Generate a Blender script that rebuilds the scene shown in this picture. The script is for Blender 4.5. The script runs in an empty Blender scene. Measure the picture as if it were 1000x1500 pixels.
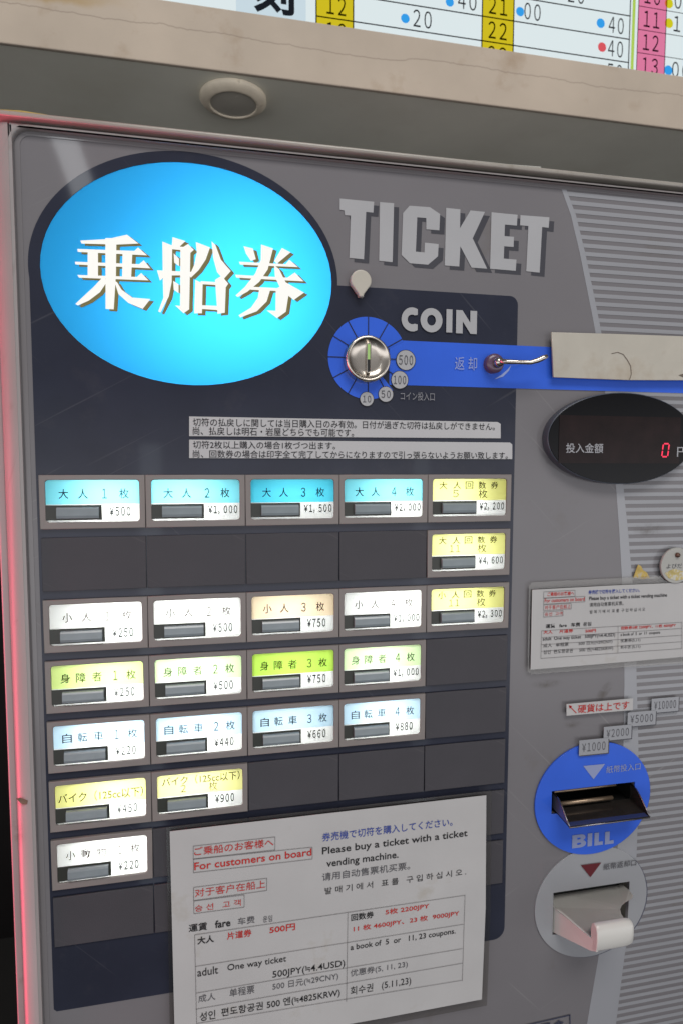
import bpy, bmesh, math, random
from mathutils import Vector, Matrix
C = bpy.context.scene
COL = C.collection
random.seed(7)

# ------------------------------------------------------------------ camera
Z0 = 1.45                      # height of the button bank's top left corner; the front of the buttons is the plane y = 0
F = 930.0                      # focal length in photograph pixels (1000 x 1500)
R0 = Vector((0.97838268, -0.00165547, -0.20679603))
R1 = Vector((-0.01353926, 0.99730984, -0.07204002))
R2 = Vector((0.20635898, 0.07328257, 0.97572826))
def w3(v): return Vector((v[0], v[2], -v[1]))
EYE = w3((0.11595001, -0.00718925, -0.48102459)) + Vector((0, 0, Z0))
RIGHT, DOWN, FWD = w3(R0), w3(R1), w3(R2)
cam = bpy.data.cameras.new('camera'); camo = bpy.data.objects.new('camera', cam); COL.objects.link(camo)
m = Matrix.Identity(4)
for i, ax in enumerate((RIGHT, -DOWN, -FWD)):
    for k in range(3): m[k][i] = ax[k]
m.translation = EYE
camo.matrix_world = m
cam.sensor_fit = 'VERTICAL'; cam.sensor_height = 36; cam.lens = F / 1500 * 36
cam.clip_start = 0.02; cam.clip_end = 60
cam.dof.use_dof = True; cam.dof.focus_distance = 0.47; cam.dof.aperture_fstop = 13
C.camera = camo

# ------------------------------------------------------------------ light
w = bpy.data.worlds.new('World'); C.world = w; w.use_nodes = True
nt = w.node_tree; bg = nt.nodes['Background']       # a bright open front, a dim interior behind
tc = nt.nodes.new('ShaderNodeTexCoord'); sp = nt.nodes.new('ShaderNodeSeparateXYZ'); nt.links.new(tc.outputs['Generated'], sp.inputs[0])
mr = nt.nodes.new('ShaderNodeMapRange'); mr.interpolation_type = 'SMOOTHSTEP'
mr.inputs[1].default_value = 0.05; mr.inputs[2].default_value = -0.55; mr.inputs[3].default_value = 0.06; mr.inputs[4].default_value = 0.37
nt.links.new(sp.outputs[1], mr.inputs[0])
cr = nt.nodes.new('ShaderNodeValToRGB'); e_ = cr.color_ramp.elements       # brightness by height: dark ground near by, bright band added to lighten the soffit, hall above
e_[0].position = 0.18; e_[0].color = (0.25, 0.25, 0.25, 1); e_[1].position = 0.95; e_[1].color = (0.75, 0.75, 0.75, 1)
for p_, v_ in ((0.30, 0.9), (0.36, 4.4), (0.47, 4.4), (0.56, 0.85)): q_ = e_.new(p_); q_.color = (v_, v_, v_, 1)
hz = nt.nodes.new('ShaderNodeMapRange'); hz.inputs[1].default_value = -1; hz.inputs[2].default_value = 1; nt.links.new(sp.outputs[2], hz.inputs[0]); nt.links.new(hz.outputs[0], cr.inputs[0])
ml = nt.nodes.new('ShaderNodeMath'); ml.operation = 'MULTIPLY'; nt.links.new(mr.outputs[0], ml.inputs[0]); nt.links.new(cr.outputs[0], ml.inputs[1]); nt.links.new(ml.outputs[0], bg.inputs[1])
bg.inputs[0].default_value = (0.97, 0.97, 1.0, 1)
def area(name, loc, target, sx, sy, power, color, roll=None):
    l = bpy.data.lights.new(name, 'AREA'); l.shape = 'RECTANGLE'; l.size = sx; l.size_y = sy; l.energy = power; l.color = color
    o = bpy.data.objects.new(name, l); COL.objects.link(o); o.location = loc
    d = (Vector(target) - Vector(loc)).normalized()
    if roll is None: o.rotation_euler = d.to_track_quat('-Z', 'Y').to_euler()
    else:
        y = (Vector(roll) - d * d.dot(Vector(roll))).normalized(); x = y.cross(-d)
        mm = Matrix((x, y, -d)).transposed(); o.rotation_euler = mm.to_euler()
    return o
# hall lights behind and above the photographer, a strip lamp seen as a streak in the panel, a red lit neighbour at the left
area('hall_light', (0.35, -1.7, 3.5), (0.3, 0, 1.5), 1.8, 0.8, 40, (1.0, 0.97, 0.94))
red = area('red_neon', (-0.15, 0.004, 1.24), (0.02, 0.004, 1.24), 0.06, 0.95, 0.85, (1.0, 0.05, 0.14), (0, 0, 1)); red.data.spread = math.radians(110)
def mirrored(px, py, dist):     # where a thing stands that the glossy panel shows at this pixel
    d = (RIGHT * (px - 500) + DOWN * (py - 750) + FWD * F).normalized(); p = EYE + d * (-EYE.y / d.y)
    return p + Vector((d.x, -d.y, d.z)) * dist
def strip(name, p0, p1, width, radiance, color):
    mid = (p0 + p1) / 2; ln_ = (p1 - p0).length
    area(name, mid, (0.15, 0, 1.45), width, ln_, radiance * math.pi * ln_ * width, color, p1 - p0)
strip('fluorescent_tube', mirrored(84, 170, 2.0), mirrored(126, 292, 2.2), 0.08, 6.0, (0.93, 0.97, 1.0))
strip('streak_light', mirrored(222, 640, 2.4), mirrored(222, 1300, 2.4), 0.09, 0.9, (0.8, 0.92, 1.0))  # two strip lamps added for faint upright glows mirrored in the slate
strip('streak_light', mirrored(616, 640, 2.4), mirrored(616, 1240, 2.4), 0.07, 0.7, (0.8, 0.92, 1.0))
C.view_settings.view_transform = 'Standard'; C.view_settings.look = 'None'
C.view_settings.gamma = 1; C.view_settings.use_curve_mapping = False; C.view_settings.exposure = 0
C.cycles.use_denoising = True
C.cycles.max_bounces = 8; C.cycles.transparent_max_bounces = 12
C.cycles.sample_clamp_indirect = 3.0

# ------------------------------------------------------------------ helpers
PY = 0.003                     # the printed front panel
def ray(px, py): return (RIGHT * (px - 500) + DOWN * (py - 750) + FWD * F).normalized()
def at(px, py, y=PY):          # point of the plane y that the photograph shows at this pixel
    d = ray(px, py); return EYE + d * ((y - EYE.y) / d.y)
def at_z(px, py, z):
    d = ray(px, py); return EYE + d * ((z - EYE.z) / d.z)
def xz(pts, y=PY): return [(p.x, p.z) for p in (at(a, b, y) for a, b in pts)]

MATS = {}
def pm(name, col, rough=0.5, spec=0.5, metal=0.0, vary=0.06, scale=12, coat=0.0, bump=0.0, dirt=None, bscale=300):
    if name in MATS: return MATS[name]
    mt = bpy.data.materials.new(name); mt.use_nodes = True
    nt = mt.node_tree; b = nt.nodes['Principled BSDF']
    b.inputs['Roughness'].default_value = rough; b.inputs['Specular IOR Level'].default_value = spec
    b.inputs['Metallic'].default_value = metal; b.inputs['Coat Weight'].default_value = coat
    tc = nt.nodes.new('ShaderNodeTexCoord')
    n = nt.nodes.new('ShaderNodeTexNoise'); n.inputs['Scale'].default_value = scale; n.inputs['Detail'].default_value = 6
    nt.links.new(tc.outputs['Object'], n.inputs['Vector'])
    r = nt.nodes.new('ShaderNodeMapRange'); r.inputs[1].default_value = 0.3; r.inputs[2].default_value = 0.7
    r.inputs[3].default_value = 1 - vary; r.inputs[4].default_value = 1 + vary
    nt.links.new(n.outputs['Fac'], r.inputs[0])
    mx = nt.nodes.new('ShaderNodeVectorMath'); mx.operation = 'SCALE'; mx.inputs[0].default_value = col
    nt.links.new(r.outputs[0], mx.inputs['Scale'])
    out = mx.outputs[0]
    if dirt:
        dcol, lo, hi, amt, ds = dirt
        n2 = nt.nodes.new('ShaderNodeTexNoise'); n2.inputs['Scale'].default_value = ds; n2.inputs['Detail'].default_value = 8; n2.inputs['Roughness'].default_value = 0.65
        nt.links.new(tc.outputs['Object'], n2.inputs['Vector'])
        r2 = nt.nodes.new('ShaderNodeMapRange'); r2.inputs[1].default_value = lo; r2.inputs[2].default_value = hi; r2.inputs[3].default_value = 0; r2.inputs[4].default_value = amt
        nt.links.new(n2.outputs['Fac'], r2.inputs[0])
        mc = nt.nodes.new('ShaderNodeMix'); mc.data_type = 'RGBA'; mc.inputs['B'].default_value = (*dcol, 1)
        nt.links.new(r2.outputs[0], mc.inputs['Factor']); nt.links.new(out, mc.inputs['A']); out = mc.outputs['Result']
    nt.links.new(out, b.inputs['Base Color'])
    rr = nt.nodes.new('ShaderNodeMapRange'); rr.inputs[3].default_value = max(0.02, rough * 0.8); rr.inputs[4].default_value = min(1, rough * 1.25)
    nt.links.new(n.outputs['Fac'], rr.inputs[0]); nt.links.new(rr.outputs[0], b.inputs['Roughness'])
    if bump:
        n3 = nt.nodes.new('ShaderNodeTexNoise'); n3.inputs['Scale'].default_value = bscale; n3.inputs['Detail'].default_value = 4
        nt.links.new(tc.outputs['Object'], n3.inputs['Vector'])
        bp = nt.nodes.new('ShaderNodeBump'); bp.inputs['Strength'].default_value = bump; bp.inputs['Distance'].default_value = 0.001
        nt.links.new(n3.outputs['Fac'], bp.inputs['Height']); nt.links.new(bp.outputs[0], b.inputs['Normal'])
    MATS[name] = mt; return mt
def scratches(mt, col, amt, scale=(6, 6, 260), ang=0.5):
    nt = mt.node_tree; b = nt.nodes['Principled BSDF']; src = b.inputs['Base Color'].links[0].from_socket
    tc = nt.nodes.new('ShaderNodeTexCoord')
    for k in range(2):
        mp = nt.nodes.new('ShaderNodeMapping'); mp.inputs['Rotation'].default_value = (0, ang * (1 - 2.6 * k), 0); nt.links.new(tc.outputs['Object'], mp.inputs['Vector'])
        m2 = nt.nodes.new('ShaderNodeMapping'); m2.inputs['Scale'].default_value = scale; nt.links.new(mp.outputs[0], m2.inputs['Vector'])
        n = nt.nodes.new('ShaderNodeTexNoise'); n.inputs['Scale'].default_value = 1; n.inputs['Detail'].default_value = 2; nt.links.new(m2.outputs[0], n.inputs['Vector'])
        r = nt.nodes.new('ShaderNodeMapRange'); r.inputs[1].default_value = 0.70; r.inputs[2].default_value = 0.80; r.inputs[3].default_value = 0; r.inputs[4].default_value = amt
        nt.links.new(n.outputs['Fac'], r.inputs[0])
        mx = nt.nodes.new('ShaderNodeMix'); mx.data_type = 'RGBA'; mx.inputs['B'].default_value = (*col, 1)
        nt.links.new(r.outputs[0], mx.inputs['Factor']); nt.links.new(src, mx.inputs['A']); src = mx.outputs['Result']
    nt.links.new(src, b.inputs['Base Color'])
def ink(name, col):            # printed film that tints the light coming through it
    if name in MATS: return MATS[name]
    mt = bpy.data.materials.new(name); mt.use_nodes = True; nt = mt.node_tree; nt.nodes.remove(nt.nodes['Principled BSDF'])
    t = nt.nodes.new('ShaderNodeBsdfTransparent'); t.inputs[0].default_value = (*col, 1)
    nt.links.new(t.outputs[0], nt.nodes['Material Output'].inputs[0]); MATS[name] = mt; return mt
def opal(name, col):           # translucent sign plastic, lit by the lamp behind it
    if name in MATS: return MATS[name]
    mt = bpy.data.materials.new(name); mt.use_nodes = True; nt = mt.node_tree; nt.nodes.remove(nt.nodes['Principled BSDF'])
    t = nt.nodes.new('ShaderNodeBsdfTranslucent'); t.inputs[0].default_value = (*col, 1)
    g = nt.nodes.new('ShaderNodeBsdfDiffuse'); g.inputs[0].default_value = (*[c * 0.4 for c in col], 1)
    a = nt.nodes.new('ShaderNodeAddShader'); nt.links.new(t.outputs[0], a.inputs[0]); nt.links.new(g.outputs[0], a.inputs[1])
    nt.links.new(a.outputs[0], nt.nodes['Material Output'].inputs[0]); MATS[name] = mt; return mt
def glow(name, col, s):
    if name in MATS: return MATS[name]
    mt = bpy.data.materials.new(name); mt.use_nodes = True; nt = mt.node_tree; nt.nodes.remove(nt.nodes['Principled BSDF'])
    t = nt.nodes.new('ShaderNodeEmission'); t.inputs[0].default_value = (*col, 1); t.inputs[1].default_value = s
    nt.links.new(t.outputs[0], nt.nodes['Material Output'].inputs[0]); MATS[name] = mt; return mt

WP = {}
def link(name, me, mat, parent=None):
    """link a mesh given in world coordinates: its origin goes to its own middle"""
    vs = [v.co for v in me.vertices]
    c = Vector([(min(v[k] for v in vs) + max(v[k] for v in vs)) / 2 for k in range(3)])
    me.transform(Matrix.Translation(-c))
    me.materials.clear(); me.materials.append(mat)
    o = bpy.data.objects.new(name, me); COL.objects.link(o)
    WP[o.name] = c
    if parent is not None:
        o.parent = parent; o.location = c - WP[parent.name]
    else: o.location = c
    return o
def empty(name, loc):
    o = bpy.data.objects.new(name, None); COL.objects.link(o); o.location = loc; o.empty_display_size = 0.02
    WP[o.name] = Vector(loc); return o
def tag(o, label=None, cat=None, group=None, kind=None):
    if label: o['label'] = label
    if cat: o['category'] = cat
    if group: o['group'] = group
    if kind: o['kind'] = kind
    return o
def new_mesh(fn):
    bm = bmesh.new(); fn(bm); bmesh.ops.recalc_face_normals(bm, faces=bm.faces)
    me = bpy.data.meshes.new('shape'); bm.to_mesh(me); bm.free(); return me
def curve_mesh(loops, y, thick, bevel=0.0):
    """flat plate (outer loop first, then holes) in the XZ plane, its front at y"""
    cu = bpy.data.curves.new('outline', 'CURVE'); cu.dimensions = '2D'; cu.fill_mode = 'BOTH'
    for lp in loops:
        s = cu.splines.new('POLY'); s.points.add(len(lp) - 1); s.use_cyclic_u = True
        for p, q in zip(s.points, lp): p.co = (q[0], q[1], 0, 1)
    cu.extrude = max(thick / 2 - bevel, 0.00001); cu.bevel_depth = bevel; cu.bevel_resolution = 2; cu.offset = -bevel
    o = bpy.data.objects.new('outline', cu)
    COL.objects.link(o); dg = bpy.context.evaluated_depsgraph_get()
    me = bpy.data.meshes.new_from_object(o.evaluated_get(dg)); bpy.data.objects.remove(o); bpy.data.curves.remove(cu)
    me.transform(Matrix(((1, 0, 0, 0), (0, 0, -1, y + thick / 2), (0, 1, 0, 0), (0, 0, 0, 1))))
    return me
def plate(name, loops, y, thick, mat, parent=None, bevel=0.0):
    return link(name, curve_mesh(loops, y, thick, bevel), mat, parent)
def join(meshes):
    bm = bmesh.new()
    for me in meshes: bm.from_mesh(me); bpy.data.meshes.remove(me)
    me = bpy.data.meshes.new('shape'); bm.to_mesh(me); bm.free(); return me
def rect(x0, z0, x1, z1): return [(x0, z0), (x1, z0), (x1, z1), (x0, z1)]
def rrect(x0, z0, x1, z1, r, n=5):
    pts = []
    for cx, cz, a in ((x1 - r, z1 - r, 0), (x0 + r, z1 - r, 90), (x0 + r, z0 + r, 180), (x1 - r, z0 + r, 270)):
        for k in range(n + 1):
            t = math.radians(a + 90 * k / n); pts.append((cx + r * math.cos(t), cz + r * math.sin(t)))
    return pts
def ell(cx, cz, rx, rz, n=64, a0=0, a1=360):
    full = abs(a1 - a0) >= 360
    return [(cx + rx * math.cos(math.radians(a0 + (a1 - a0) * k / (n if full else n - 1))), cz + rz * math.sin(math.radians(a0 + (a1 - a0) * k / (n if full else n - 1)))) for k in range(n)]
def ell_px(cx, cy, rx, ry, y=PY, n=64):     # an upright ellipse of the panel from its pixel extremes
    l, r, t, b = at(cx - rx, cy, y), at(cx + rx, cy, y), at(cx, cy - ry, y), at(cx, cy + ry, y)
    return ((l.x + r.x) / 2, (t.z + b.z) / 2, (r.x - l.x) / 2, (t.z - b.z) / 2)
def box_mesh(x0, x1, y0, y1, z0, z1, bev=0.0, seg=2):
    def f(bm):
        bmesh.ops.create_cube(bm, size=1)
        for v in bm.verts: v.co = Vector(((x0 + x1) / 2 + v.co.x * (x1 - x0), (y0 + y1) / 2 + v.co.y * (y1 - y0), (z0 + z1) / 2 + v.co.z * (z1 - z0)))
        if bev: bmesh.ops.bevel(bm, geom=list(bm.edges), offset=bev, segments=seg, affect='EDGES', profile=0.5)
    return new_mesh(f)
def lathe(name, c, prof, mat, parent, seg=48, smooth=True):      # prof: (radius, y)
    def f(bm):
        rings = []
        for r, y in prof:
            if r < 1e-6: rings.append([bm.verts.new((c[0], y, c[1]))])
            else: rings.append([bm.verts.new((c[0] + r * math.cos(2 * math.pi * k / seg), y, c[1] + r * math.sin(2 * math.pi * k / seg))) for k in range(seg)])
        for a, b in zip(rings, rings[1:]):
            for k in range(seg):
                j = (k + 1) % seg
                if len(a) == 1 and len(b) == 1: continue
                if len(a) == 1: bm.faces.new((a[0], b[k], b[j]))
                elif len(b) == 1: bm.faces.new((a[k], a[j], b[0]))
                else: bm.faces.new((a[k], a[j], b[j], b[k]))
        for fc in bm.faces: fc.smooth = smooth
    return link(name, new_mesh(f), mat, parent)
def tube(name, pts, radii, mat, parent, seg=14):
    def f(bm):
        rings = []
        for i, p in enumerate(pts):
            p = Vector(p); d = (Vector(pts[min(i + 1, len(pts) - 1)]) - Vector(pts[max(i - 1, 0)])).normalized()
            u = d.cross(Vector((0, 0, 1))).normalized(); v = d.cross(u)
            rings.append([bm.verts.new(p + (u * math.cos(2 * math.pi * k / seg) + v * math.sin(2 * math.pi * k / seg)) * radii[i]) for k in range(seg)])
        for a, b in zip(rings, rings[1:]):
            for k in range(seg): bm.faces.new((a[k], a[(k + 1) % seg], b[(k + 1) % seg], b[k]))
        bm.faces.new(rings[0]); bm.faces.new(rings[-1])
        for fc in bm.faces: fc.smooth = True
    return link(name, new_mesh(f), mat, parent)
def poly3(name, faces, mat, parent, thick=0.0, smooth=False):    # free faces in space, thickened
    def f(bm):
        for fc in faces:
            bm.faces.new([bm.verts.new(p) for p in fc])
        bmesh.ops.remove_doubles(bm, verts=bm.verts, dist=1e-6)
        if thick:
            bmesh.ops.recalc_face_normals(bm, faces=bm.faces)
            bmesh.ops.solidify(bm, geom=list(bm.faces), thickness=thick)
        for fc in bm.faces: fc.smooth = smooth
    return link(name, new_mesh(f), mat, parent)
TXT = {}
def text_mesh(s, x0, z0, x1, z1, y, bold=0.0, mirror=False, shear=0.0):
    """lettering fitted to a rectangle of the plane y"""
    cu = bpy.data.curves.new('lettering', 'FONT'); cu.size = 1
    if s and all(ch in '¥,0123456789' for ch in s):          # figures from the fallback face, whose 1 has a flag
        s = ''.join(chr(ord(ch) + 0xFEE0) if ch != '¥' else '￥' for ch in s); cu.space_character = 0.64
    cu.body = s; cu.offset = bold; cu.resolution_u = 3; cu.shear = shear
    o = bpy.data.objects.new('lettering', cu); COL.objects.link(o)
    dg = bpy.context.evaluated_depsgraph_get(); me = bpy.data.meshes.new_from_object(o.evaluated_get(dg))
    bpy.data.objects.remove(o); bpy.data.curves.remove(cu)
    vs = me.vertices
    if not len(vs): return me
    ax, bx = min(v.co.x for v in vs), max(v.co.x for v in vs); az, bz = min(v.co.y for v in vs), max(v.co.y for v in vs)
    for v in vs:
        u, t = (v.co.x - ax) / max(bx - ax, 1e-6), (v.co.y - az) / max(bz - az, 1e-6)
        v.co = (x0 + (x1 - x0) * u, y, z0 + (z1 - z0) * t)
    return me
def tpx(s, xl, yb, xr, yt, y, bold=0.0, shear=0.0):    # left bottom pixel, right top pixel
    a, b = at(xl, yb, y), at(xr, yt, y)
    return text_mesh(s, a.x, a.z, b.x, b.z, y, bold, shear=shear)
def lines(name, meshes, mat, parent):
    for me in meshes: link(name, me, mat, parent)
def bar(a, b, wd, y):           # a thin printed line between two (x, z) points
    a, b = Vector(a), Vector(b); d = (b - a).normalized(); n = Vector((-d.y, d.x)) * wd / 2
    me = bpy.data.meshes.new('line'); me.from_pydata([(p.x, y, p.y) for p in (a - n, b - n, b + n, a + n)], [], [(0, 1, 2, 3)]); return me
def th(s, xl, yb, h, xr, y, bold=0.0):       # left bottom pixel, height in pixels there, right end
    a, t = at(xl, yb, y), at(xl, yb - h, y); b = at(xr, yb - (xr - xl) * (yb - 690) / 4400, y)
    return text_mesh(s, a.x, a.z, b.x, t.z, y, bold)
def barpx(p, q, wd, y):
    a, b = at(*p, y), at(*q, y); return bar((a.x, a.z), (b.x, b.z), wd, y)
def flat(pts, y):               # one printed flat shape
    me = bpy.data.meshes.new('flat'); me.from_pydata([(a, y, b) for a, b in pts], [], [list(range(len(pts)))]); return me

# ------------------------------------------------------------------ materials
GREY = pm('panel_grey', (0.168, 0.160, 0.168), 0.055, 0.3, vary=0.04, scale=9, dirt=((0.12, 0.10, 0.075), 0.60, 0.75, 0.4, 14))
SLATE = pm('slate_print', (0.024, 0.027, 0.043), 0.055, 0.3, vary=0.15, scale=16, dirt=((0.05, 0.05, 0.06), 0.56, 0.72, 0.35, 30))
PALE = pm('pale_grey_print', (0.285, 0.29, 0.31), 0.2, 0.5, vary=0.04, scale=9)
STRIPE = pm('stripe_pale_print', (0.275, 0.278, 0.295), 0.2, 0.5, vary=0.05, scale=9)
SHADOWP = pm('dark_letter_shade_print', (0.055, 0.055, 0.065), 0.2, vary=0.05)
LETTER = pm('silver_letter_print', (0.37, 0.37, 0.38), 0.22, vary=0.05)
BLUE = pm('blue_print', (0.036, 0.118, 0.62), 0.10, 0.3, vary=0.08, scale=20)
CAB = pm('cabinet_paint', (0.28, 0.255, 0.25), 0.33, 0.5, vary=0.06, scale=10, bump=0.04, dirt=((0.17, 0.13, 0.11), 0.62, 0.72, 0.5, 25))
TRIM = pm('trim_paint', (0.30, 0.275, 0.24), 0.3, 0.5, vary=0.12, scale=20, dirt=((0.2, 0.17, 0.13), 0.58, 0.7, 0.5, 40))
BEZEL = pm('button_frame_plastic', (0.20, 0.175, 0.165), 0.42, 0.5, vary=0.05, scale=30, bump=0.05, bscale=900)
BLANK = pm('blank_plate_plastic', (0.053, 0.050, 0.057), 0.5, 0.3, vary=0.08, scale=25, bump=0.12, bscale=1500)
BLACK = pm('black_plastic', (0.012, 0.012, 0.012), 0.35, vary=0.1)
HOUSE = pm('key_housing_plastic', (0.02, 0.022, 0.016), 0.3, vary=0.1)
KEY = pm('key_plastic', (0.19, 0.225, 0.24), 0.22, 0.6, vary=0.12, scale=60)
PAPER = pm('notice_paper', (0.45, 0.44, 0.435), 0.75, 0.25, vary=0.04, scale=20, dirt=((0.33, 0.29, 0.22), 0.60, 0.75, 0.5, 22), bump=0.35, bscale=14)
AGED = pm('aged_paper', (0.44, 0.41, 0.35), 0.45, 0.4, vary=0.07, scale=25, dirt=((0.27, 0.19, 0.11), 0.50, 0.70, 0.55, 15), bump=0.5, bscale=45, coat=0.35)
STRIPLABEL = pm('strip_label_paper', (0.45, 0.445, 0.45), 0.6, 0.3, vary=0.04)
WHITE = pm('white_plastic', (0.60, 0.585, 0.55), 0.3, 0.5, vary=0.05, scale=25)
DISC = pm('pale_disc_print', (0.29, 0.295, 0.31), 0.22, vary=0.04)
CHROME = pm('chrome', (0.56, 0.51, 0.45), 0.2, metal=1.0, vary=0.08, scale=60, dirt=((0.2, 0.14, 0.09), 0.58, 0.72, 0.6, 140))
STEEL = pm('dark_steel', (0.22, 0.21, 0.22), 0.25, metal=1.0, vary=0.1)
K_INK = pm('black_ink', (0.02, 0.02, 0.022), 0.6, 0.2, vary=0.1)
G_INK = pm('grey_ink', (0.09, 0.09, 0.10), 0.6, 0.2, vary=0.1)
R_INK = pm('red_ink', (0.48, 0.03, 0.025), 0.6, 0.2, vary=0.1)
B_INK = pm('blue_ink', (0.03, 0.06, 0.30), 0.6, 0.2, vary=0.1)
LINE = pm('rule_ink', (0.12, 0.11, 0.11), 0.6, 0.2, vary=0.1)

scratches(GREY, (0.27, 0.26, 0.26), 0.5); scratches(SLATE, (0.09, 0.09, 0.105), 0.5); scratches(CAB, (0.16, 0.13, 0.12), 0.6, (10, 10, 120), 1.2); scratches(BLANK, (0.10, 0.09, 0.095), 0.5, (20, 20, 300), 0.3)
# ================================================================== setting: wall behind, beam with soffit, timetable
YB = 0.42
zs = at(500, 126, YB).z                                  # height of the soffit
zt = at(500, 38, YB).z
def plaster():
    mt = pm('stained_plaster', (0.43, 0.365, 0.295), 0.85, 0.2, vary=0.1, scale=7, bump=0.3, bscale=70, dirt=((0.26, 0.175, 0.10), 0.57, 0.74, 0.5, 10))
    nt = mt.node_tree; b = nt.nodes['Principled BSDF']
    lk = b.inputs['Base Color'].links[0]; src = lk.from_socket
    tc = nt.nodes.new('ShaderNodeTexCoord'); sep = nt.nodes.new('ShaderNodeSeparateXYZ'); nt.links.new(tc.outputs['Object'], sep.inputs[0])
    # one wandering hairline crack
    n = nt.nodes.new('ShaderNodeTexNoise'); n.noise_dimensions = '1D'; n.inputs['Scale'].default_value = 3.5; n.inputs['Detail'].default_value = 7; n.inputs['Roughness'].default_value = 0.62
    nt.links.new(sep.outputs[0], n.inputs['W'])
    a = nt.nodes.new('ShaderNodeMath'); a.operation = 'MULTIPLY_ADD'; a.inputs[1].default_value = -0.035; nt.links.new(n.outputs['Fac'], a.inputs[0]); nt.links.new(sep.outputs[2], a.inputs[2])
    ab = nt.nodes.new('ShaderNodeMath'); ab.operation = 'ADD'; ab.inputs[1].default_value = 0.010; nt.links.new(a.outputs[0], ab.inputs[0])
    ac = nt.nodes.new('ShaderNodeMath'); ac.operation = 'ABSOLUTE'; nt.links.new(ab.outputs[0], ac.inputs[0])
    mr = nt.nodes.new('ShaderNodeMapRange'); mr.inputs[1].default_value = 0.0002; mr.inputs[2].default_value = 0.0012; mr.inputs[3].default_value = 0.38; mr.inputs[4].default_value = 0
    nt.links.new(ac.outputs[0], mr.inputs[0])
    mx = nt.nodes.new('ShaderNodeMix'); mx.data_type = 'RGBA'; mx.inputs['B'].default_value = (0.12, 0.09, 0.07, 1)
    nt.links.new(mr.outputs[0], mx.inputs['Factor']); nt.links.new(src, mx.inputs['A']); nt.links.new(mx.outputs['Result'], b.inputs['Base Color'])
    # old ochre paint showing through at the top left end
    xa, xb, za = at(60, 10, YB).x - 0.4, at(215, 10, YB).x - 0.4, (zt - zs) / 2
    def mrange(sock, a, b):
        q = nt.nodes.new('ShaderNodeMapRange'); q.interpolation_type = 'SMOOTHSTEP'; q.inputs[1].default_value = a; q.inputs[2].default_value = b; nt.links.new(sock, q.inputs[0]); return q.outputs[0]
    def mth(op, a, b):
        q = nt.nodes.new('ShaderNodeMath'); q.operation = op
        for k_, v_ in enumerate((a, b)):
            if isinstance(v_, float): q.inputs[k_].default_value = v_
            else: nt.links.new(v_, q.inputs[k_])
        return q.outputs[0]
    nz = nt.nodes.new('ShaderNodeTexNoise'); nz.inputs['Scale'].default_value = 14; nz.inputs['Detail'].default_value = 6; nt.links.new(tc.outputs['Object'], nz.inputs['Vector'])
    zz_ = mth('ADD', sep.outputs[2], mth('MULTIPLY', nz.outputs['Fac'], 0.05))
    f_ = mth('MULTIPLY', mrange(sep.outputs[0], xb, xa), mrange(zz_, za - 0.002, za + 0.010))
    m2 = nt.nodes.new('ShaderNodeMix'); m2.data_type = 'RGBA'; m2.inputs['B'].default_value = (0.34, 0.22, 0.07, 1)
    nt.links.new(mth('MULTIPLY', f_, 0.8), m2.inputs['Factor']); nt.links.new(mx.outputs['Result'], m2.inputs['A']); nt.links.new(m2.outputs['Result'], b.inputs['Base Color'])
    return mt
SOFFIT = pm('soffit_paint', (0.82, 0.81, 0.70), 0.8, 0.2, vary=0.1, scale=4, dirt=((0.72, 0.69, 0.57), 0.5, 0.75, 0.6, 6), bump=0.1, bscale=60)
XL, XR = -0.9, 1.7
beam = empty('concrete_beam', (0.4, YB, zs))
tag(beam, 'long beige plaster beam with stains and hairline crack above the ticket machine', 'beam')
link('beam_face', box_mesh(XL, XR, YB, YB + 0.006, zs, zt, 0.0015), plaster(), beam)
link('soffit', box_mesh(XL, XR, YB + 0.0062, YB + 1.2, zs + 0.0006, zs + 0.05), SOFFIT, beam)
wall = link('back_wall', box_mesh(XL - 4, XR + 4, 1.55, 1.6, 0, 3.2), pm('dark_wall', (0.015, 0.013, 0.013), 0.9, 0.1), None)
tag(wall, 'dark unlit wall behind the ticket machine', 'wall')

fl_ = link('floor', box_mesh(XL - 4, XR + 4, -1.0, 1.55, -0.05, 0.0), pm('floor_concrete', (0.04, 0.038, 0.036), 0.8, 0.2), None); tag(fl_, kind='structure')

# downlight set in the soffit
c = at_z(342, 143, zs)
rd = 0.0
for px in (292, 391): rd += abs(at_z(px, 143, zs).x - c.x) / 2
dl = empty('downlight', (c.x, c.y, zs)); tag(dl, 'small round unlit downlight with beige rim set in the soffit', 'ceiling light')
def ring_down(name, prof, mat):
    def f(bm):
        seg = 56; rings = []
        for r, z in prof:
            rings.append([bm.verts.new((c.x + max(r, 1e-4) * math.cos(2 * math.pi * k / seg), c.y + max(r, 1e-4) * math.sin(2 * math.pi * k / seg), zs + z)) for k in range(seg)])
        for a, b in zip(rings, rings[1:]):
            for k in range(seg): bm.faces.new((a[k], a[(k + 1) % seg], b[(k + 1) % seg], b[k]))
        for fc in bm.faces: fc.smooth = True
    return link(name, new_mesh(f), mat, dl)
ring_down('rim', [(rd, 0.0), (rd, -0.004), (rd * 0.97, -0.006), (rd * 0.90, -0.0085), (rd * 0.78, -0.0105), (rd * 0.73, -0.011), (rd * 0.70, -0.0105), (rd * 0.69, -0.009)], pm('downlight_rim', (0.80, 0.71, 0.56), 0.5, 0.4, vary=0.1, scale=40, dirt=((0.25, 0.18, 0.1), 0.58, 0.7, 0.6, 40)))
ring_down('lens', [(rd * 0.70, -0.0092), (rd * 0.4, -0.0098), (0, -0.010)], pm('downlight_lens', (0.50, 0.475, 0.41), 0.25, 0.5, vary=0.08))

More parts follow.
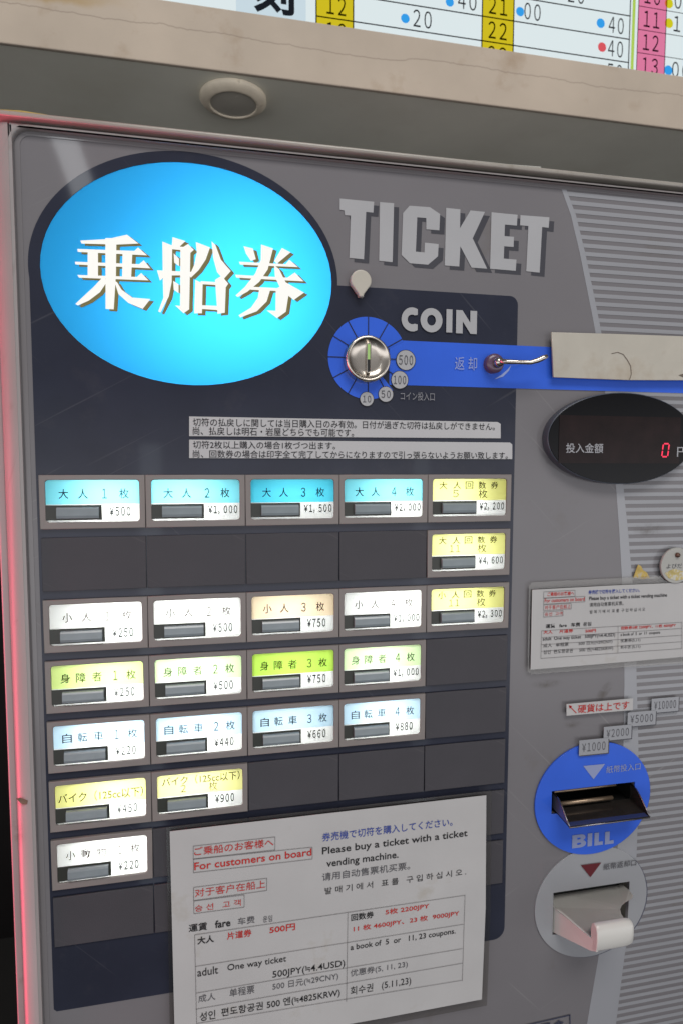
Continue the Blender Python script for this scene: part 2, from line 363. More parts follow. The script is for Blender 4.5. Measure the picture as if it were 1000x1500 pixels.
# backlit timetable standing on the beam
YT = YB + 0.03
tt = empty('timetable_board', (0.5, YT, zt)); tag(tt, 'backlit white timetable board with yellow and pink hour columns above the beam', 'sign')
a, b = at(-60, -260, YT), at(1090, 160, YT)
zb = zt - 0.06
ztop = zt + 0.42
plate('light_panel', [rect(at(150, 0, YT).x, zb, XR - 0.2, ztop)], YT, 0.004, glow('backlit_white', (0.83, 0.93, 0.95), 0.86), tt)
plate('board_case', [rect(at(150, 0, YT).x - 0.02, zb - 0.001, XR - 0.18, ztop + 0.02)], YT + 0.0045, 0.06, pm('board_case', (0.5, 0.5, 0.48), 0.5), tt)
TK, TY, TP, TB, TR = ink('black_film', (0.02, 0.02, 0.025)), ink('yellow_film', (0.86, 0.62, 0.02)), ink('pink_film', (0.98, 0.24, 0.42)), ink('blue_film', (0.05, 0.42, 0.98)), ink('red_film', (0.95, 0.12, 0.14))
TYD = ink('yellow_dot_film', (0.85, 0.70, 0.02)); TTILE = ink('cool_film', (0.80, 0.86, 0.92))
def X(px, py=30): return at(px, py, YT).x
rowz = [at(920, y, YT).z for y in (24, 58.5, 92.5)]; rp = (rowz[0] - rowz[2]) / 2
zl = [rowz[0] + rp * k for k in range(9, -3, -1)]         # row lines
y1, y2, y3 = YT - 0.0006, YT - 0.0012, YT - 0.0018
yel = []; blk = []
for pa, pb in ((463, 517), (705, 751)): yel.append(flat(rect(X(pa, 20), zb, X(pb, 40), ztop), y1))
link('yellow_column', join(yel), TY, tt)
link('pink_column', flat(rect(X(932, 60), zb, X(973, 60), ztop), y1), TP, tt)
link('white_tile', flat(rect(X(346, 10), zb, X(448, 10), ztop), y1), TTILE, tt)
plate('column_spacer', [rect(X(924, 60), zb, X(928, 60), ztop)], y1, 0.0004, ink('lime_film', (0.75, 0.85, 0.35)), tt)
lw = 0.0018; PO0 = (rowz[0] - at(932, 9, YT).z) / rp
for z in zl:
    blk.append(bar((X(463, 20), z), (X(921, 60), z), lw, y2)); blk.append(bar((X(932, 60), z - rp * PO0), (XR - 0.25, z - rp * PO0), lw * 0.6, y2))
for px in (463, 517, 705, 751, 921): blk.append(bar((X(px, 30), zb), (X(px, 30), ztop), lw, y2 - 0.0001))
for px in (932, 973): blk.append(bar((X(px, 60), zb), (X(px, 60), ztop), lw * 0.7, y2 - 0.0001))
PO = (rowz[0] - at(932, 9, YT).z) / rp
def cell(s, pl, pr, row, bold=0.0):                      # row 0 is the row under the line through (920, 24)
    z1 = rowz[0] - rp * row
    return text_mesh(s, X(pl), z1 - rp * 0.86, X(pr), z1 - rp * 0.16, y3, bold)
for k in range(-8, 4):                                   # hour numbers
    if 22 + k <= 24: blk.append(cell('%d' % (22 + k), 714, 741, k + 1, 0.004))
    blk.append(cell('%d' % (11 + k), 941, 964, k + 0 + PO, 0.004))
    blk.append(cell('%d' % (12 + k), 478, 506, k + 1, 0.004))
for s, pl, pr, r in (('20', 604, 631, 1), ('40', 669, 696, 0), ('00', 766, 790, 0), ('20', 829, 853, -1), ('40', 890, 912, 0), ('40', 890, 912, 1), ('50', 890, 912, 2), ('10', 604, 631, -2), ('30', 890, 912, -2)): blk.append(cell(s, pl, pr, r))
for s, r in (('00', -1), ('10', 0), ('00', 2)): blk.append(cell(s, 985, 1010, r + PO))
ch = text_mesh('刻', X(372, 10), at(400, 22, YT).z, X(431, 10), at(400, 22, YT).z + (X(431) - X(372)) * 1.05, y3, 0.03)
blk.append(ch)
link('board_lettering', join(blk), TK, tt)
def dot(px, py, r, mat):
    p = at(px, py, y3); q = at(px + r, py, y3)
    return flat(ell(p.x, p.z, q.x - p.x, q.x - p.x, 24), y3)
lines('blue_dot', ([dot(658, 3, 6, 0), dot(593, 27, 6.3, 0), dot(761, 17, 6, 0), dot(879, 34, 6, 0), dot(978, 103, 6, 0)]), TB, tt)
link('red_dot', dot(881, 69, 6, 0), TR, tt)
lines('yellow_dot', ([dot(979, 5, 6, 0), dot(979, 34, 6, 0)]), TYD, tt)

# ================================================================== the ticket machine
pl_ = at(14.5, 1000, 0.0); pe = at(5.7, 1000, 0.006)
ztop_door = at(500, 229.5, 0.0).z; zcab = at(500, 214, -0.004).z
XRT = 0.66
M = empty('ticket_machine', ((pl_.x + XRT) / 2, 0.2, 0)); tag(M, 'grey ticket vending machine with lit price buttons and oval blue sign', 'ticket machine')
# cabinet: a box whose front rim frames the door
def shell(x0, x1, z0, z1, y, th, wdt):
    return [rrect(x0, z0, x1, z1, 0.008), rrect(x0 + wdt, z0 + wdt, x1 - wdt, z1 - wdt, 0.006)]
xc0 = pe.x - 0.001
link('cabinet', join([box_mesh(xc0, XRT + 0.02, 0.12, 0.40, 0.0, zcab - 0.0005, 0.003),
                      curve_mesh([rrect(xc0, 0.0, XRT + 0.02, zcab, 0.007), rrect(pl_.x - 0.0004, 0.02, XRT, zcab - 0.0042, 0.006)], 0.011, 0.1085, 0.0015)]), CAB, M)
plate('top_trim', [rect(xc0 + 0.004, zcab - 0.0040, XRT, zcab - 0.0003)], -0.0055, 0.0163, TRIM, M, 0.0018)
# door frame with its rounded front panel opening
px0, px1 = at(24, 400, 0.0).x, XRT - 0.03
pz1, pz0 = at(60, 191, 0.0).z, 0.35
def edge_round(bm):
    pr = [(pl_.x + .012, .028), (pl_.x, .028), (pl_.x, .008)] + [(pl_.x + .012 * (1 - math.cos(math.radians(t))), .008 - .0097 * math.sin(math.radians(t))) for t in range(10, 91, 10)]
    A = [bm.verts.new((x, y, 0.03)) for x, y in pr]; B = [bm.verts.new((x, y, ztop_door - .001)) for x, y in pr]
    for k in range(len(pr) - 1):
        fc = bm.faces.new((A[k], A[k + 1], B[k + 1], B[k])); fc.smooth = k > 1
    bm.faces.new(B); bm.faces.new(A)
link('door_edge', new_mesh(edge_round), CAB, M)
plate('door_frame', [rrect(pl_.x + .012, 0.03, XRT - 0.002, ztop_door, 0.001, 8), rrect(px0, pz0, px1, pz1, 0.011, 8)], -0.0015, 0.03, CAB, M, 0.0022)
# holes
PW, PH = 0.072, 0.044692
FHH = PH * 0.86
def cellrect(i, j): return i * PW, Z0 - j * PH           # left, top
sx, sz, srx, srz = ell_px(272.5, 401, 213, 163)
slot1 = xz([(806, 1158), (926, 1143.5), (926, 1176), (806, 1191.5)])   # bill inserter opening
def axis_rect(pts): 
    xs = [p[0] for p in pts]; zz = [p[1] for p in pts]
    return min(xs), (zz[2] + zz[3]) / 2, max(xs), (zz[0] + zz[1]) / 2
s1 = axis_rect(slot1)
s2 = axis_rect(xz([(809, 1307), (918, 1290.5), (918, 1348), (809, 1371)]))
gx0, gx1 = -0.002, 5 * PW + 0.002
gz1, gz0 = Z0 + 0.001, Z0 - 8 * PH - 0.001
plate('front_panel', [rrect(px0 - 0.001, pz0, px1, pz1 + 0.001, 0.010), rect(gx0 + .004, gz0 + .004, gx1 - .004, gz1 - .004), ell(sx, sz, srx + .004, srz + .004),
                      rect(*s1), rect(*s2)], PY, 0.003, GREY, M)
# thin clear lip round the panel
plate('panel_lip', [rrect(px0 + 0.0008, pz0, px1 - 0.001, pz1 - 0.0006, 0.010, 8), rrect(px0 + 0.0045, pz0 + 0.0045, px1 - 0.0045, pz1 - 0.0030, 0.007, 8)], PY - 0.0004, 0.0003, pm('panel_lip_plastic', (0.175, 0.165, 0.17), 0.1, vary=0.04), M, 0.0001)
# slate print: ring round the oval sign plus the button field
ocx, ocz, orx, orz = ell_px(268, 400, 226, 178)
lx = at(58, 900).x; rx_ = at(752, 700).x
bz = at(400, 1429).z
tzl = at(620, 426).z
out = []
th0 = math.degrees(math.asin(max(-1, min(1, (tzl - ocz) / orz))))
ang = [th0 + (180 + 6 - th0) * k / 60 for k in range(61)]
for t in ang: out.append((ocx + orx * math.cos(math.radians(t)), ocz + orz * math.sin(math.radians(t))))
lx = out[-1][0]
out += [(lx, bz + 0.002), (lx + 0.002, bz)]
r = 0.010
out += [(rx_ - r + r * math.sin(math.radians(t)), bz + r - r * math.cos(math.radians(t))) for t in range(0, 91, 15)]
out += [(rx_ - r * 0.7 + r * 0.7 * math.cos(math.radians(t)), tzl - r * 0.7 + r * 0.7 * math.sin(math.radians(t))) for t in range(0, 91, 15)]
LIT = {}
def L(i, j, name, price, kind, en, hx, rows2=None): LIT[(i, j)] = (name, price, kind, en, hx, rows2)
L(0, 0, '大 人 1 枚', '¥500', 'aqua', 1.5, .35); L(1, 0, '大 人 2 枚', '¥1,000', 'aqua', 1.3, -.25); L(2, 0, '大 人 3 枚', '¥1,500', 'cyan', .55, .1); L(3, 0, '大 人 4 枚', '¥2,000', 'aqua', 1.1, .3)
L(4, 0, '大 人 回 数 券', '¥2,200', 'lemon', .95, -.45, ('5', '枚')); L(4, 1, '大 人 回 数 券', '¥4,600', 'lemon', 1.1, -.2, ('11', '枚'))
L(0, 2, '小 人 1 枚', '¥250', 'white', 1.5, .4); L(1, 2, '小 人 2 枚', '¥500', 'white', 1.3, 0); L(2, 2, '小 人 3 枚', '¥750', 'peach', .8, -.1); L(3, 2, '小 人 4 枚', '¥1,000', 'white', 1.3, .3)
L(4, 2, '小 人 回 数 券', '¥2,300', 'lemon', 1.1, -.35, ('11', '枚'))
L(0, 3, '身 障 者 1 枚', '¥250', 'lime', 1.35, .35); L(1, 3, '身 障 者 2 枚', '¥500', 'palegreen', 1.3, 0); L(2, 3, '身 障 者 3 枚', '¥750', 'green', .6, 0); L(3, 3, '身 障 者 4 枚', '¥1,000', 'palegreen', 1.1, -.1)
L(0, 4, '自 転 車 1 枚', '¥220', 'sky', 1.7, .25); L(1, 4, '自 転 車 2 枚', '¥440', 'sky', 1.25, .1); L(2, 4, '自 転 車 3 枚', '¥660', 'sky', .75, -.1); L(3, 4, '自 転 車 4 枚', '¥880', 'sky', 1.25, .1)
L(0, 5, 'バイク（125cc以下）', '¥450', 'lemon', 1.5, .4); L(1, 5, 'バイク（125cc以下）', '¥900', 'paleyellow', 1.2, -.1, ('2', '枚'))
L(0, 6, '小 動 物 1 枚', '¥220', 'white', 1.5, .35)
INKS = {'cyan': (.16, .80, 1), 'aqua': (.34, .88, 1), 'lemon': (.98, .96, .42), 'lime': (.82, .97, .42), 'yellow': (.95, .92, .26), 'peach': (1, .84, .64), 'green': (.66, .93, .18), 'palegreen': (.80, .97, .62), 'sky': (.66, .85, 1), 'paleyellow': (.97, .94, .45)}  # paler variants of an ink put the lamp's bleaching into its colour
COLW = {'aqua': 'aqua', 'lemon': 'lemon yellow', 'lime': 'lime', 'cyan': 'cyan', 'yellow': 'yellow', 'peach': 'peach', 'green': 'green', 'palegreen': 'pale green', 'sky': 'pale blue', 'paleyellow': 'pale yellow', 'white': 'white'}
MARG = 0.0042
def win(i, j):
    x, z = cellrect(i, j); return x + MARG, z - FHH + MARG * 1.15, x + PW - MARG, z - MARG * 0.85
holes = []
for (i, j) in LIT:
    a = win(i, j); holes.append(rect(a[0] - .001, a[1] - .001, a[2] + .001, a[3] + .001))
YS = PY - 0.0004
plate('slate_field', [out, ell(sx, sz, srx, srz)] + holes, YS, 0.0012, SLATE, M)

# ---------------- oval sign
sg = link('oval_sign', flat(ell(sx, sz, srx + .0005, srz + .0005, 96), YS + 0.0005), opal('sign_blue_opal', (0.035, 0.46, 0.95)), M)
tag(sg, 'backlit oval sign shading from blue to cyan with white lettering')
lampz = [((sx + 0.028, sz - 0.028), 0.13, 0.05, 0.125), ((sx + 0.045, sz + 0.03), 0.08, 0.04, 0.055)]
for (lx2, lz2), s1_, s2_, e in lampz: area('sign_lamp', (lx2, 0.075, lz2), (lx2, 0, lz2), s1_, s2_, e, (1, 1, 1), (0, 0, 1))
K1 = [[(50, 62), (160, 56), (240, 38), (287, 74), (200, 78), (55, 74)], [(38, 96), (270, 104), (285, 90), (322, 122), (40, 108)], [(28, 148), (290, 158), (308, 142), (335, 175), (30, 159)],
      [(38, 202), (280, 210), (298, 194), (328, 224), (45, 213)], [(152, 52), (197, 52), (195, 200), (186, 342), (153, 340)], [(80, 104), (122, 106), (122, 208), (80, 206)], [(222, 106), (262, 107), (257, 211), (220, 210)],
      [(140, 212), (162, 224), (130, 272), (85, 306), (40, 326), (30, 320), (65, 287), (105, 250)], [(188, 225), (200, 232), (218, 262), (262, 294), (335, 300), (304, 340), (246, 316), (205, 280)]]
K2 = [[(425, 48), (478, 64), (446, 94), (422, 86)], [(384, 66), (424, 82), (422, 230), (410, 290), (376, 355), (367, 350), (388, 295), (386, 230)], [(386, 80), (490, 90), (490, 104), (386, 93)],
      [(457, 96), (488, 76), (512, 100), (498, 112), (493, 342), (470, 358), (436, 326), (456, 328)], [(362, 183), (512, 190), (505, 203), (398, 204), (374, 225)], [(430, 114), (452, 136), (452, 166), (432, 152)], [(428, 226), (450, 240), (450, 276), (430, 262)],
      [(520, 68), (578, 90), (560, 140), (532, 182), (500, 213), (494, 205), (514, 160), (524, 110)], [(584, 65), (600, 80), (622, 140), (662, 186), (632, 220), (606, 190), (590, 130)],
      [(518, 222), (548, 236), (545, 358), (513, 358)], [(598, 222), (625, 205), (652, 238), (642, 252), (638, 356), (608, 360)], [(540, 227), (602, 231), (602, 243), (540, 239)], [(540, 325), (610, 328), (610, 345), (540, 340)]]
K3 = [[(714, 85), (752, 94), (764, 138), (744, 145), (724, 115)], [(785, 78), (834, 94), (812, 180), (778, 230), (730, 270), (690, 292), (682, 285), (720, 250), (762, 195), (784, 140)], [(870, 92), (905, 110), (850, 156), (838, 146)],
      [(695, 148), (885, 158), (900, 140), (935, 170), (700, 160)], [(680, 201), (892, 213), (922, 192), (958, 228), (685, 213)], [(838, 162), (858, 178), (885, 232), (960, 274), (918, 304), (868, 264), (842, 212)],
      [(742, 250), (882, 257), (882, 269), (742, 262)], [(845, 258), (872, 244), (900, 262), (886, 352), (850, 378), (808, 346), (844, 348)], [(778, 256), (822, 264), (808, 310), (768, 350), (700, 375), (694, 366), (744, 335), (772, 295)]]
yk = YS - 0.0006
fr = []; shd = []
for n, st in enumerate(K1 + K2 + K3):
    fr.append(curve_mesh([xz([(100 + x / 2.7778, 330 + y / 2.7778) for x, y in st], yk)], yk - n * 2e-6, 0.0002))
    shd.append(curve_mesh([xz([(100 + (x + 15) / 2.7778, 330 + (y + 8) / 2.7778) for x, y in st], yk)], yk + 0.0006 - n * 2e-6, 0.0002))
link('sign_lettering', join(fr), glow('lit_white', (1, 0.985, 0.93), 1.0), sg)
link('lettering_shade', join(shd), pm('olive_print', (0.17, 0.145, 0.04), 0.5, vary=0.1), sg)

# ---------------- buttons
def frame_mesh():
    a = (MARG, -FHH + MARG * 1.15, PW - MARG, -MARG * 0.85)
    return curve_mesh([rect(0.0002, -FHH, PW - 0.0002, 0), rrect(*a, 0.0022, 4)], 0.0, 0.0034, 0.0005)
FM = frame_mesh()
FACE = opal('label_opal', (0.92, 0.93, 0.90))
K_F, G_F = ink('grey_text_film', (0.10, 0.11, 0.12)), ink('price_text_film', (0.040, 0.040, 0.043))
TF = {'cyan': ink('teal_text_film', (0.03, 0.06, 0.085)), 'yellow': ink('olive_text_film', (0.11, 0.10, 0.02)), 'green': ink('green_text_film', (0.055, 0.075, 0.02)), 'white': ink('rose_text_film', (0.085, 0.065, 0.065)), 'sky': ink('steel_text_film', (0.05, 0.07, 0.085))}
TF['palegreen'] = ink('pale_green_text_film', (0.075, 0.11, 0.04)); TF['paleyellow'] = ink('pale_olive_text_film', (0.13, 0.115, 0.03)); TF['peach'] = ink('brown_text_film', (0.07, 0.045, 0.035))
TF['aqua'] = TF['cyan']; TF['lemon'] = TF['yellow']; TF['lime'] = TF['green']
KM = None
for (i, j), (name, price, kind, en, hx, rows2) in LIT.items():
    x, z = cellrect(i, j)
    me = FM.copy(); me.transform(Matrix.Translation((x, 0, z)))
    fo = link('ticket_button', me, BEZEL, M)
    tag(fo, '%s lit button in column %d reading %s' % (COLW[kind], i + 1, price.replace('¥', '') + ' yen'))
    x0, z0, x1, z1 = win(i, j); W_, H_ = x1 - x0, z1 - z0
    yf = 0.0017
    lf = link('light_face', flat(rect(x0 - .0008, z0 - .0008, x1 + .0008, z1 + .0008), yf), FACE, fo)
    kz1, kz0 = z0 + H_ * 0.385, z0 + H_ * 0.06
    if kind != 'white':
        link('colour_band', flat(rect(x0 - .0005, z0 + H_ * 0.42, x1 + .0005, z1 + .0005), yf - .0002), ink(kind + '_label_film', INKS[kind]), fo)
    # the name and price lettering
    t = []
    yt = yf - .0005
    if rows2:
        if 'バ' in name: t.append(text_mesh(name, x0 + W_ * .055, z0 + H_ * .70, x0 + W_ * .97, z0 + H_ * .94, yt, 0.008))
        else:
            for q, u in zip(name.split(' '), (.09, .275, .44, .615, .785)): t.append(text_mesh(q, x0 + W_ * u, z0 + H_ * .73, x0 + W_ * (u + .105), z0 + H_ * .93, yt, 0.008))
        if 'バ' in name: 
            a0, b0 = .27, .33; c0, d0 = .60, .70
        else: a0, b0, c0, d0 = (.27, .35, .62, .74) if len(rows2[0]) == 1 else (.24, .38, .62, .74)
        t.append(text_mesh(rows2[0], x0 + W_ * a0, z0 + H_ * .51, x0 + W_ * b0, z0 + H_ * .70, yt)); t.append(text_mesh(rows2[1], x0 + W_ * c0, z0 + H_ * .48, x0 + W_ * d0, z0 + H_ * .72, yt))
    elif 'バ' in name: t.append(text_mesh(name, x0 + W_ * .03, z0 + H_ * .52, x0 + W_ * .97, z0 + H_ * .78, yt, 0.008))
    else:
        tk = name.split(' '); sl = (.135, .34, .60, .78) if len(tk) == 4 else (.094, .262, .436, .668, .812)
        for q, u in zip(tk, sl): t.append(text_mesh(q, x0 + W_ * u, z0 + H_ * .555, x0 + W_ * (u + (.105 if not q.isdigit() else .055 if q != '1' else .045)), z0 + H_ * .79, yt, 0.006))
    link('label_lettering', join(t), TF[kind], fo)
    pw_ = .23 if len(price) < 5 else .34
    pr_ = .90 if len(price) < 5 else .975
    link('price_lettering', text_mesh(price, x0 + W_ * (pr_ - pw_), z0 + H_ * .13, x0 + W_ * pr_, z0 + H_ * .36, yt, 0.022), G_F, fo)
    # push key in its dark well
    plate('key_well', [rect(x0, kz0 - .0004, x0 + W_ * .59, kz1 + .0006)], yf - .0013, 0.0011, HOUSE, fo, 0.0002)
    kx0, kx1 = x0 + W_ * .12, x0 + W_ * .565
    def kf(bm):
        prof = [(-0.0008, kz0 + .0006), (-0.0032, kz0 + .0012), (-0.0037, kz0 + .0030), (-0.0034, kz1 - .0022), (-0.0026, kz1 - .0010), (0.0, kz1 - .0006)]
        A = [bm.verts.new((kx0, y + yf - .001, zz)) for y, zz in prof]; B = [bm.verts.new((kx1, y + yf - .001, zz)) for y, zz in prof]
        for k in range(len(prof) - 1): bm.faces.new((A[k], A[k + 1], B[k + 1], B[k]))
        bm.faces.new(A); bm.faces.new(B); bm.faces.new((A[0], B[0], B[-1], A[-1]))
    link('push_key', new_mesh(kf), KEY, fo)
    cx = (x0 + x1) / 2 + hx * W_ * .42
    area('button_lamp', (cx, 0.0260, z0 + H_ * .60), (cx, 0, z0 + H_ * .60), 0.040, 0.016, 0.0125 * en, (0.97, 1.0, 0.98), (0, 0, 1))
BM = curve_mesh([rect(0.0004, -FHH, PW - 0.0004, 0)], 0.0008, 0.0016, 0.0004)
for j in range(8):
    for i in range(5):
        if (i, j) in LIT: continue
        x, z = cellrect(i, j); me = BM.copy(); me.transform(Matrix.Translation((x, 0, z)))
        link('blank_plate', me, BLANK, M)

# ---------------- printed graphics of the panel
band = [(822, 262), (835, 315), (848, 370), (859, 425), (868, 470), (877, 520), (884, 565), (893, 635), (901, 712), (906, 780), (910, 850), (913, 920), (913.5, 1000), (912, 1090), (908, 1180), (902, 1260), (893, 1330), (876, 1398), (858.6, 1500), (840, 1600)]
bw = [7, 7.5, 8, 8.5, 8.5, 9, 9.5, 10, 11, 13, 15, 17, 18, 22, 26, 29, 33, 38, 42.5, 46]
L_ = xz(band); R_ = xz([(x + w_, y) for (x, y), w_ in zip(band, bw)])
zt_ = pz1 - 0.003
L_[0] = (L_[0][0], zt_); R_[0] = (R_[0][0], zt_)
def resample(P):
    q = []
    for (xa, za), (xb, zb_) in zip(P, P[1:]):
        for k in range(12): q.append((xa + (xb - xa) * k / 12, za + (zb_ - za) * k / 12))
    return q + [P[-1]]
def clip_(x, z):
    for r_ in (s1, s2):
        if r_[1] - .002 < z < r_[3] + .002: x = max(x, r_[2] + .001)
    return x, z
plate('curved_band_print', [[clip_(*q) for q in resample(L_)] + R_[::-1]], PY - 0.0002, 0.0001, PALE, M)
def right_edge(z):
    for (xa, za), (xb, zb_) in zip(R_, R_[1:]):
        if zb_ <= z <= za: return xa + (xb - xa) * (za - z) / (za - zb_)
    return None
pitch = (at(930, 718).z - at(930, 796).z) / 7.0
sm = []; z = zt_ - pitch * 0.45
while z > R_[-1][1] + 0.004:
    h = pitch * 0.25
    e1, e0 = right_edge(z + h), right_edge(z - h)
    if e1 and e0: sm.append(flat([(e1 - .0002, z + h), (e0 - .0002, z - h), (px1 - .006, z - h), (px1 - .006, z + h)], PY - 0.00025))
    z -= pitch
link('stripe_print', join(sm), STRIPE, M)

# TICKET logo
TL = [[(52, 58), (146, 67), (144, 97), (124, 95), (118, 226), (78, 222), (82, 105), (66, 104), (64, 91), (52, 89)], [(162, 68), (201, 71), (197, 234), (160, 230)],
      [(244, 78), (300, 82), (328, 101), (326, 146), (290, 143), (290, 112), (265, 110), (261, 205), (285, 207), (286, 180), (324, 184), (322, 218), (295, 241), (245, 237), (222, 214), (226, 98)],
      [(345, 84), (384, 88), (383, 140), (412, 91), (452, 95), (418, 168), (458, 252), (415, 249), (384, 190), (381, 246), (341, 243)],
      [(470, 96), (542, 103), (540, 133), (507, 130), (506, 162), (532, 164), (531, 192), (505, 190), (504, 224), (539, 227), (537, 258), (466, 252)],
      [(550, 104), (630, 110), (628, 139), (610, 137), (603, 263), (566, 259), (572, 134), (549, 132)]]
def z4(p, dx=0, dy=0): return (470 + (p[0] + dx) / 1.887, 260 + (p[1] + dy) / 1.887)
yq = PY - 0.0005
link('logo_lettering', join([curve_mesh([xz([z4(p) for p in g], yq)], yq, 0.0001) for g in TL]), LETTER, M)
link('logo_shade', join([curve_mesh([xz([z4(p, 14, 11) for p in g], yq)], yq + 0.0002 + 0.00002 * TL.index(g), 0.00005) for g in TL]), SHADOWP, M)

# coin area: blue ring and band
YG = YS - 0.0003
a, b, c_, d = at(584, 499, YG), at(808, 508, YG), at(1000, 583, YG), at(597, 556.5, YG)
zt1, zb1 = (a.z + b.z) / 2, (c_.z + d.z) / 2
plate('blue_band_print', [rect(at(570, 520, YG).x, zb1, px1 - 0.006, zt1)], YG, 0.0002, BLUE, M)
ccx, ccz, cr, cr2 = ell_px(538, 524.5, 58.5, 59.5, YG)
cr = (cr + cr2) / 2
plate('blue_ring_print', [ell(ccx, ccz, cr, cr, 80, 26, 310) + [(ccx, ccz)]], YG - 0.0002, 0.0002, BLUE, M)
ln = []
for k in range(12):
    if k in (0,): pass
    t = math.radians(30 * k); rr_ = cr if 1 <= k <= 10 else cr * 0.8
    ln.append(bar((ccx + .4 * cr * math.cos(t), ccz + .4 * cr * math.sin(t)), (ccx + rr_ * 1.01 * math.cos(t), ccz + rr_ * 1.01 * math.sin(t)), 0.0007, YG - 0.0006))
link('ring_line_print', join(ln), K_INK, M)
dk = []; nm = []
yn = YG - 0.0009
for s, px, py, r_, w_ in (('500', 594, 527.5, 13.5, 10.2), ('100', 585, 556.5, 12, 9), ('50', 564.7, 577.5, 10.5, 6.8), ('10', 537, 584.5, 9.7, 6)):
    p = at(px, py, yn); q = at(px + r_, py, yn); rr_ = q.x - p.x
    o = plate('coin_value_disc', [ell(p.x, p.z, rr_, rr_, 36)], yn, 0.0002, LETTER, M)
    plate('disc_outline', [ell(p.x, p.z, rr_ * 1.06, rr_ * 1.06, 36), ell(p.x, p.z, rr_, rr_, 36)], yn + 0.0001, 0.0001, K_INK, o)
    hw = rr_ * w_ / r_
    link('value_lettering', text_mesh(s, p.x - hw, p.z - rr_ * .5, p.x + hw, p.z + rr_ * .5, yn - .0003, 0.008), G_INK, o)
def block(kind, x0, z0, x1, z1, y, th_=0.0001):      # heavy geometric capitals
    W_, H_ = x1 - x0, z1 - z0
    def P(l): return [(x0 + u * W_, z0 + v * H_) for u, v in l]
    if kind == 'O': lp = [ell(x0 + W_ / 2, z0 + H_ / 2, W_ / 2, H_ / 2, 40), ell(x0 + W_ / 2, z0 + H_ / 2, W_ * .2, H_ * .22, 30)]
    elif kind == 'C':
        cx_, rx0 = x0 + W_ * .66, W_ * .66
        o_ = [(a_, b_) for a_, b_ in ell(cx_, z0 + H_ / 2, rx0, H_ / 2, 40, 59, 301)]
        i_ = [(a_, b_) for a_, b_ in ell(cx_, z0 + H_ / 2, rx0 * .44, H_ * .2, 30, 300, 60)]
        lp = [o_ + [(x1, z0 + H_ * .3)] + [(a_, b_) for a_, b_ in i_] + [(x1, z0 + H_ * .7)]]
    elif kind == 'I': lp = [P([(0, 0), (1, 0), (1, 1), (0, 1)])]
    elif kind == 'N': lp = [P([(0, 0), (.32, 0), (.32, .52), (.70, 0), (1, 0), (1, 1), (.68, 1), (.68, .48), (.30, 1), (0, 1)])]
    elif kind == 'L': lp = [P([(0, 0), (1, 0), (1, .27), (.52, .27), (.52, 1), (0, 1)])]
    else:
        o_ = P([(0, 0)]) + ell(x0 + W_ * .62, z0 + H_ * .28, W_ * .38, H_ * .28, 14, -90, 75) + ell(x0 + W_ * .62, z0 + H_ * .75, W_ * .32, H_ * .25, 14, -60, 90) + P([(0, 1)])
        lp = [o_, P([(.36, .22), (.58, .22), (.64, .29), (.58, .37), (.36, .37)]), P([(.36, .63), (.56, .63), (.61, .70), (.56, .77), (.36, .77)])]
    return curve_mesh(lp, y, th_)
def blockpx(kind, xl, yb, xr, yt_, y):
    a, b = at(xl, yb, y), at(xr, yt_, y); a2, b2 = at((xl + xr) / 2, yb, y), at((xl + xr) / 2, yt_, y)
    return block(kind, a.x, a2.z, b.x, b2.z, y)
link('coin_lettering', join([blockpx('C', 587.4, 485.3, 611.3, 450, yn), blockpx('O', 615, 486.8, 647.5, 451.3, yn), blockpx('I', 652.8, 487, 662, 453, yn), blockpx('N', 667, 488.7, 698, 454.8, yn)]), LETTER, M)
link('small_print', join([tpx('コイン投入口', 586, 586, 636, 575, yn, 0.004)]), pm('dull_silver_print', (0.2, 0.2, 0.22), 0.3), M)
link('return_lettering', join([tpx('返 却', 665.5, 541.5, 698, 523.5, yn, 0.0)]), pm('pale_blue_print', (0.26, 0.32, 0.58), 0.3), M)
# coin slot
mc = at(539.5, 525, -0.006); mr_ = at(539.5 + 31.5, 525, -0.006).x - mc.x
cs = lathe('coin_slot', (mc.x, mc.z), [(mr_ * 1.06, PY), (mr_ * 1.06, -0.002), (mr_ * 1.03, -0.0055), (mr_ * 0.97, -0.0068), (mr_ * 0.90, -0.0066), (mr_ * 0.86, -0.0050), (mr_ * 0.5, -0.0042), (0, -0.0038)], CHROME, M)
ps, pe2 = at(539.5, 502, -0.005), at(539.5, 547, -0.005)
hw = at(543, 525, -0.005).x - at(539.5, 525, -0.005).x
plate('slot_rim', [rrect(ps.x - hw, pe2.z, ps.x + hw, ps.z, hw * .9), rrect(ps.x - hw * .55, pe2.z + hw * .5, ps.x + hw * .55, ps.z - hw * .5, hw * .5)], -0.0062, 0.0022, CHROME, cs, 0.0003)
zm_ = (ps.z + pe2.z * 1.0) / 2
plate('slot_opening', [rect(ps.x - hw * .6, pe2.z + hw * .4, ps.x + hw * .6, ps.z - hw * .4)], -0.0052, 0.0006, BLACK, cs)
plate('slot_light', [rect(ps.x - hw * .45, zm_ - .001, ps.x + hw * .5, ps.z - hw * .6)], -0.0056, 0.0003, glow('green_slot_light', (0.55, 0.85, 0.30), 0.62), cs)
# keyhole cover: a drop shaped plate
p = at(528.5, 411, -0.003); r_ = at(543.5, 411, -0.003).x - p.x
drop = ell(p.x, p.z, r_, r_, 30, -25, 205)
drop += [(p.x - r_ * .25, p.z - r_ * 1.25), (p.x - r_ * .2, p.z - r_ * 1.5), (p.x + r_ * .25, p.z - r_ * 1.5), (p.x + r_ * .28, p.z - r_ * 1.25)]
plate('keyhole_cover', [drop], -0.004, 0.006, pm('ivory_plastic', (0.45, 0.42, 0.36), 0.35), M, 0.001)
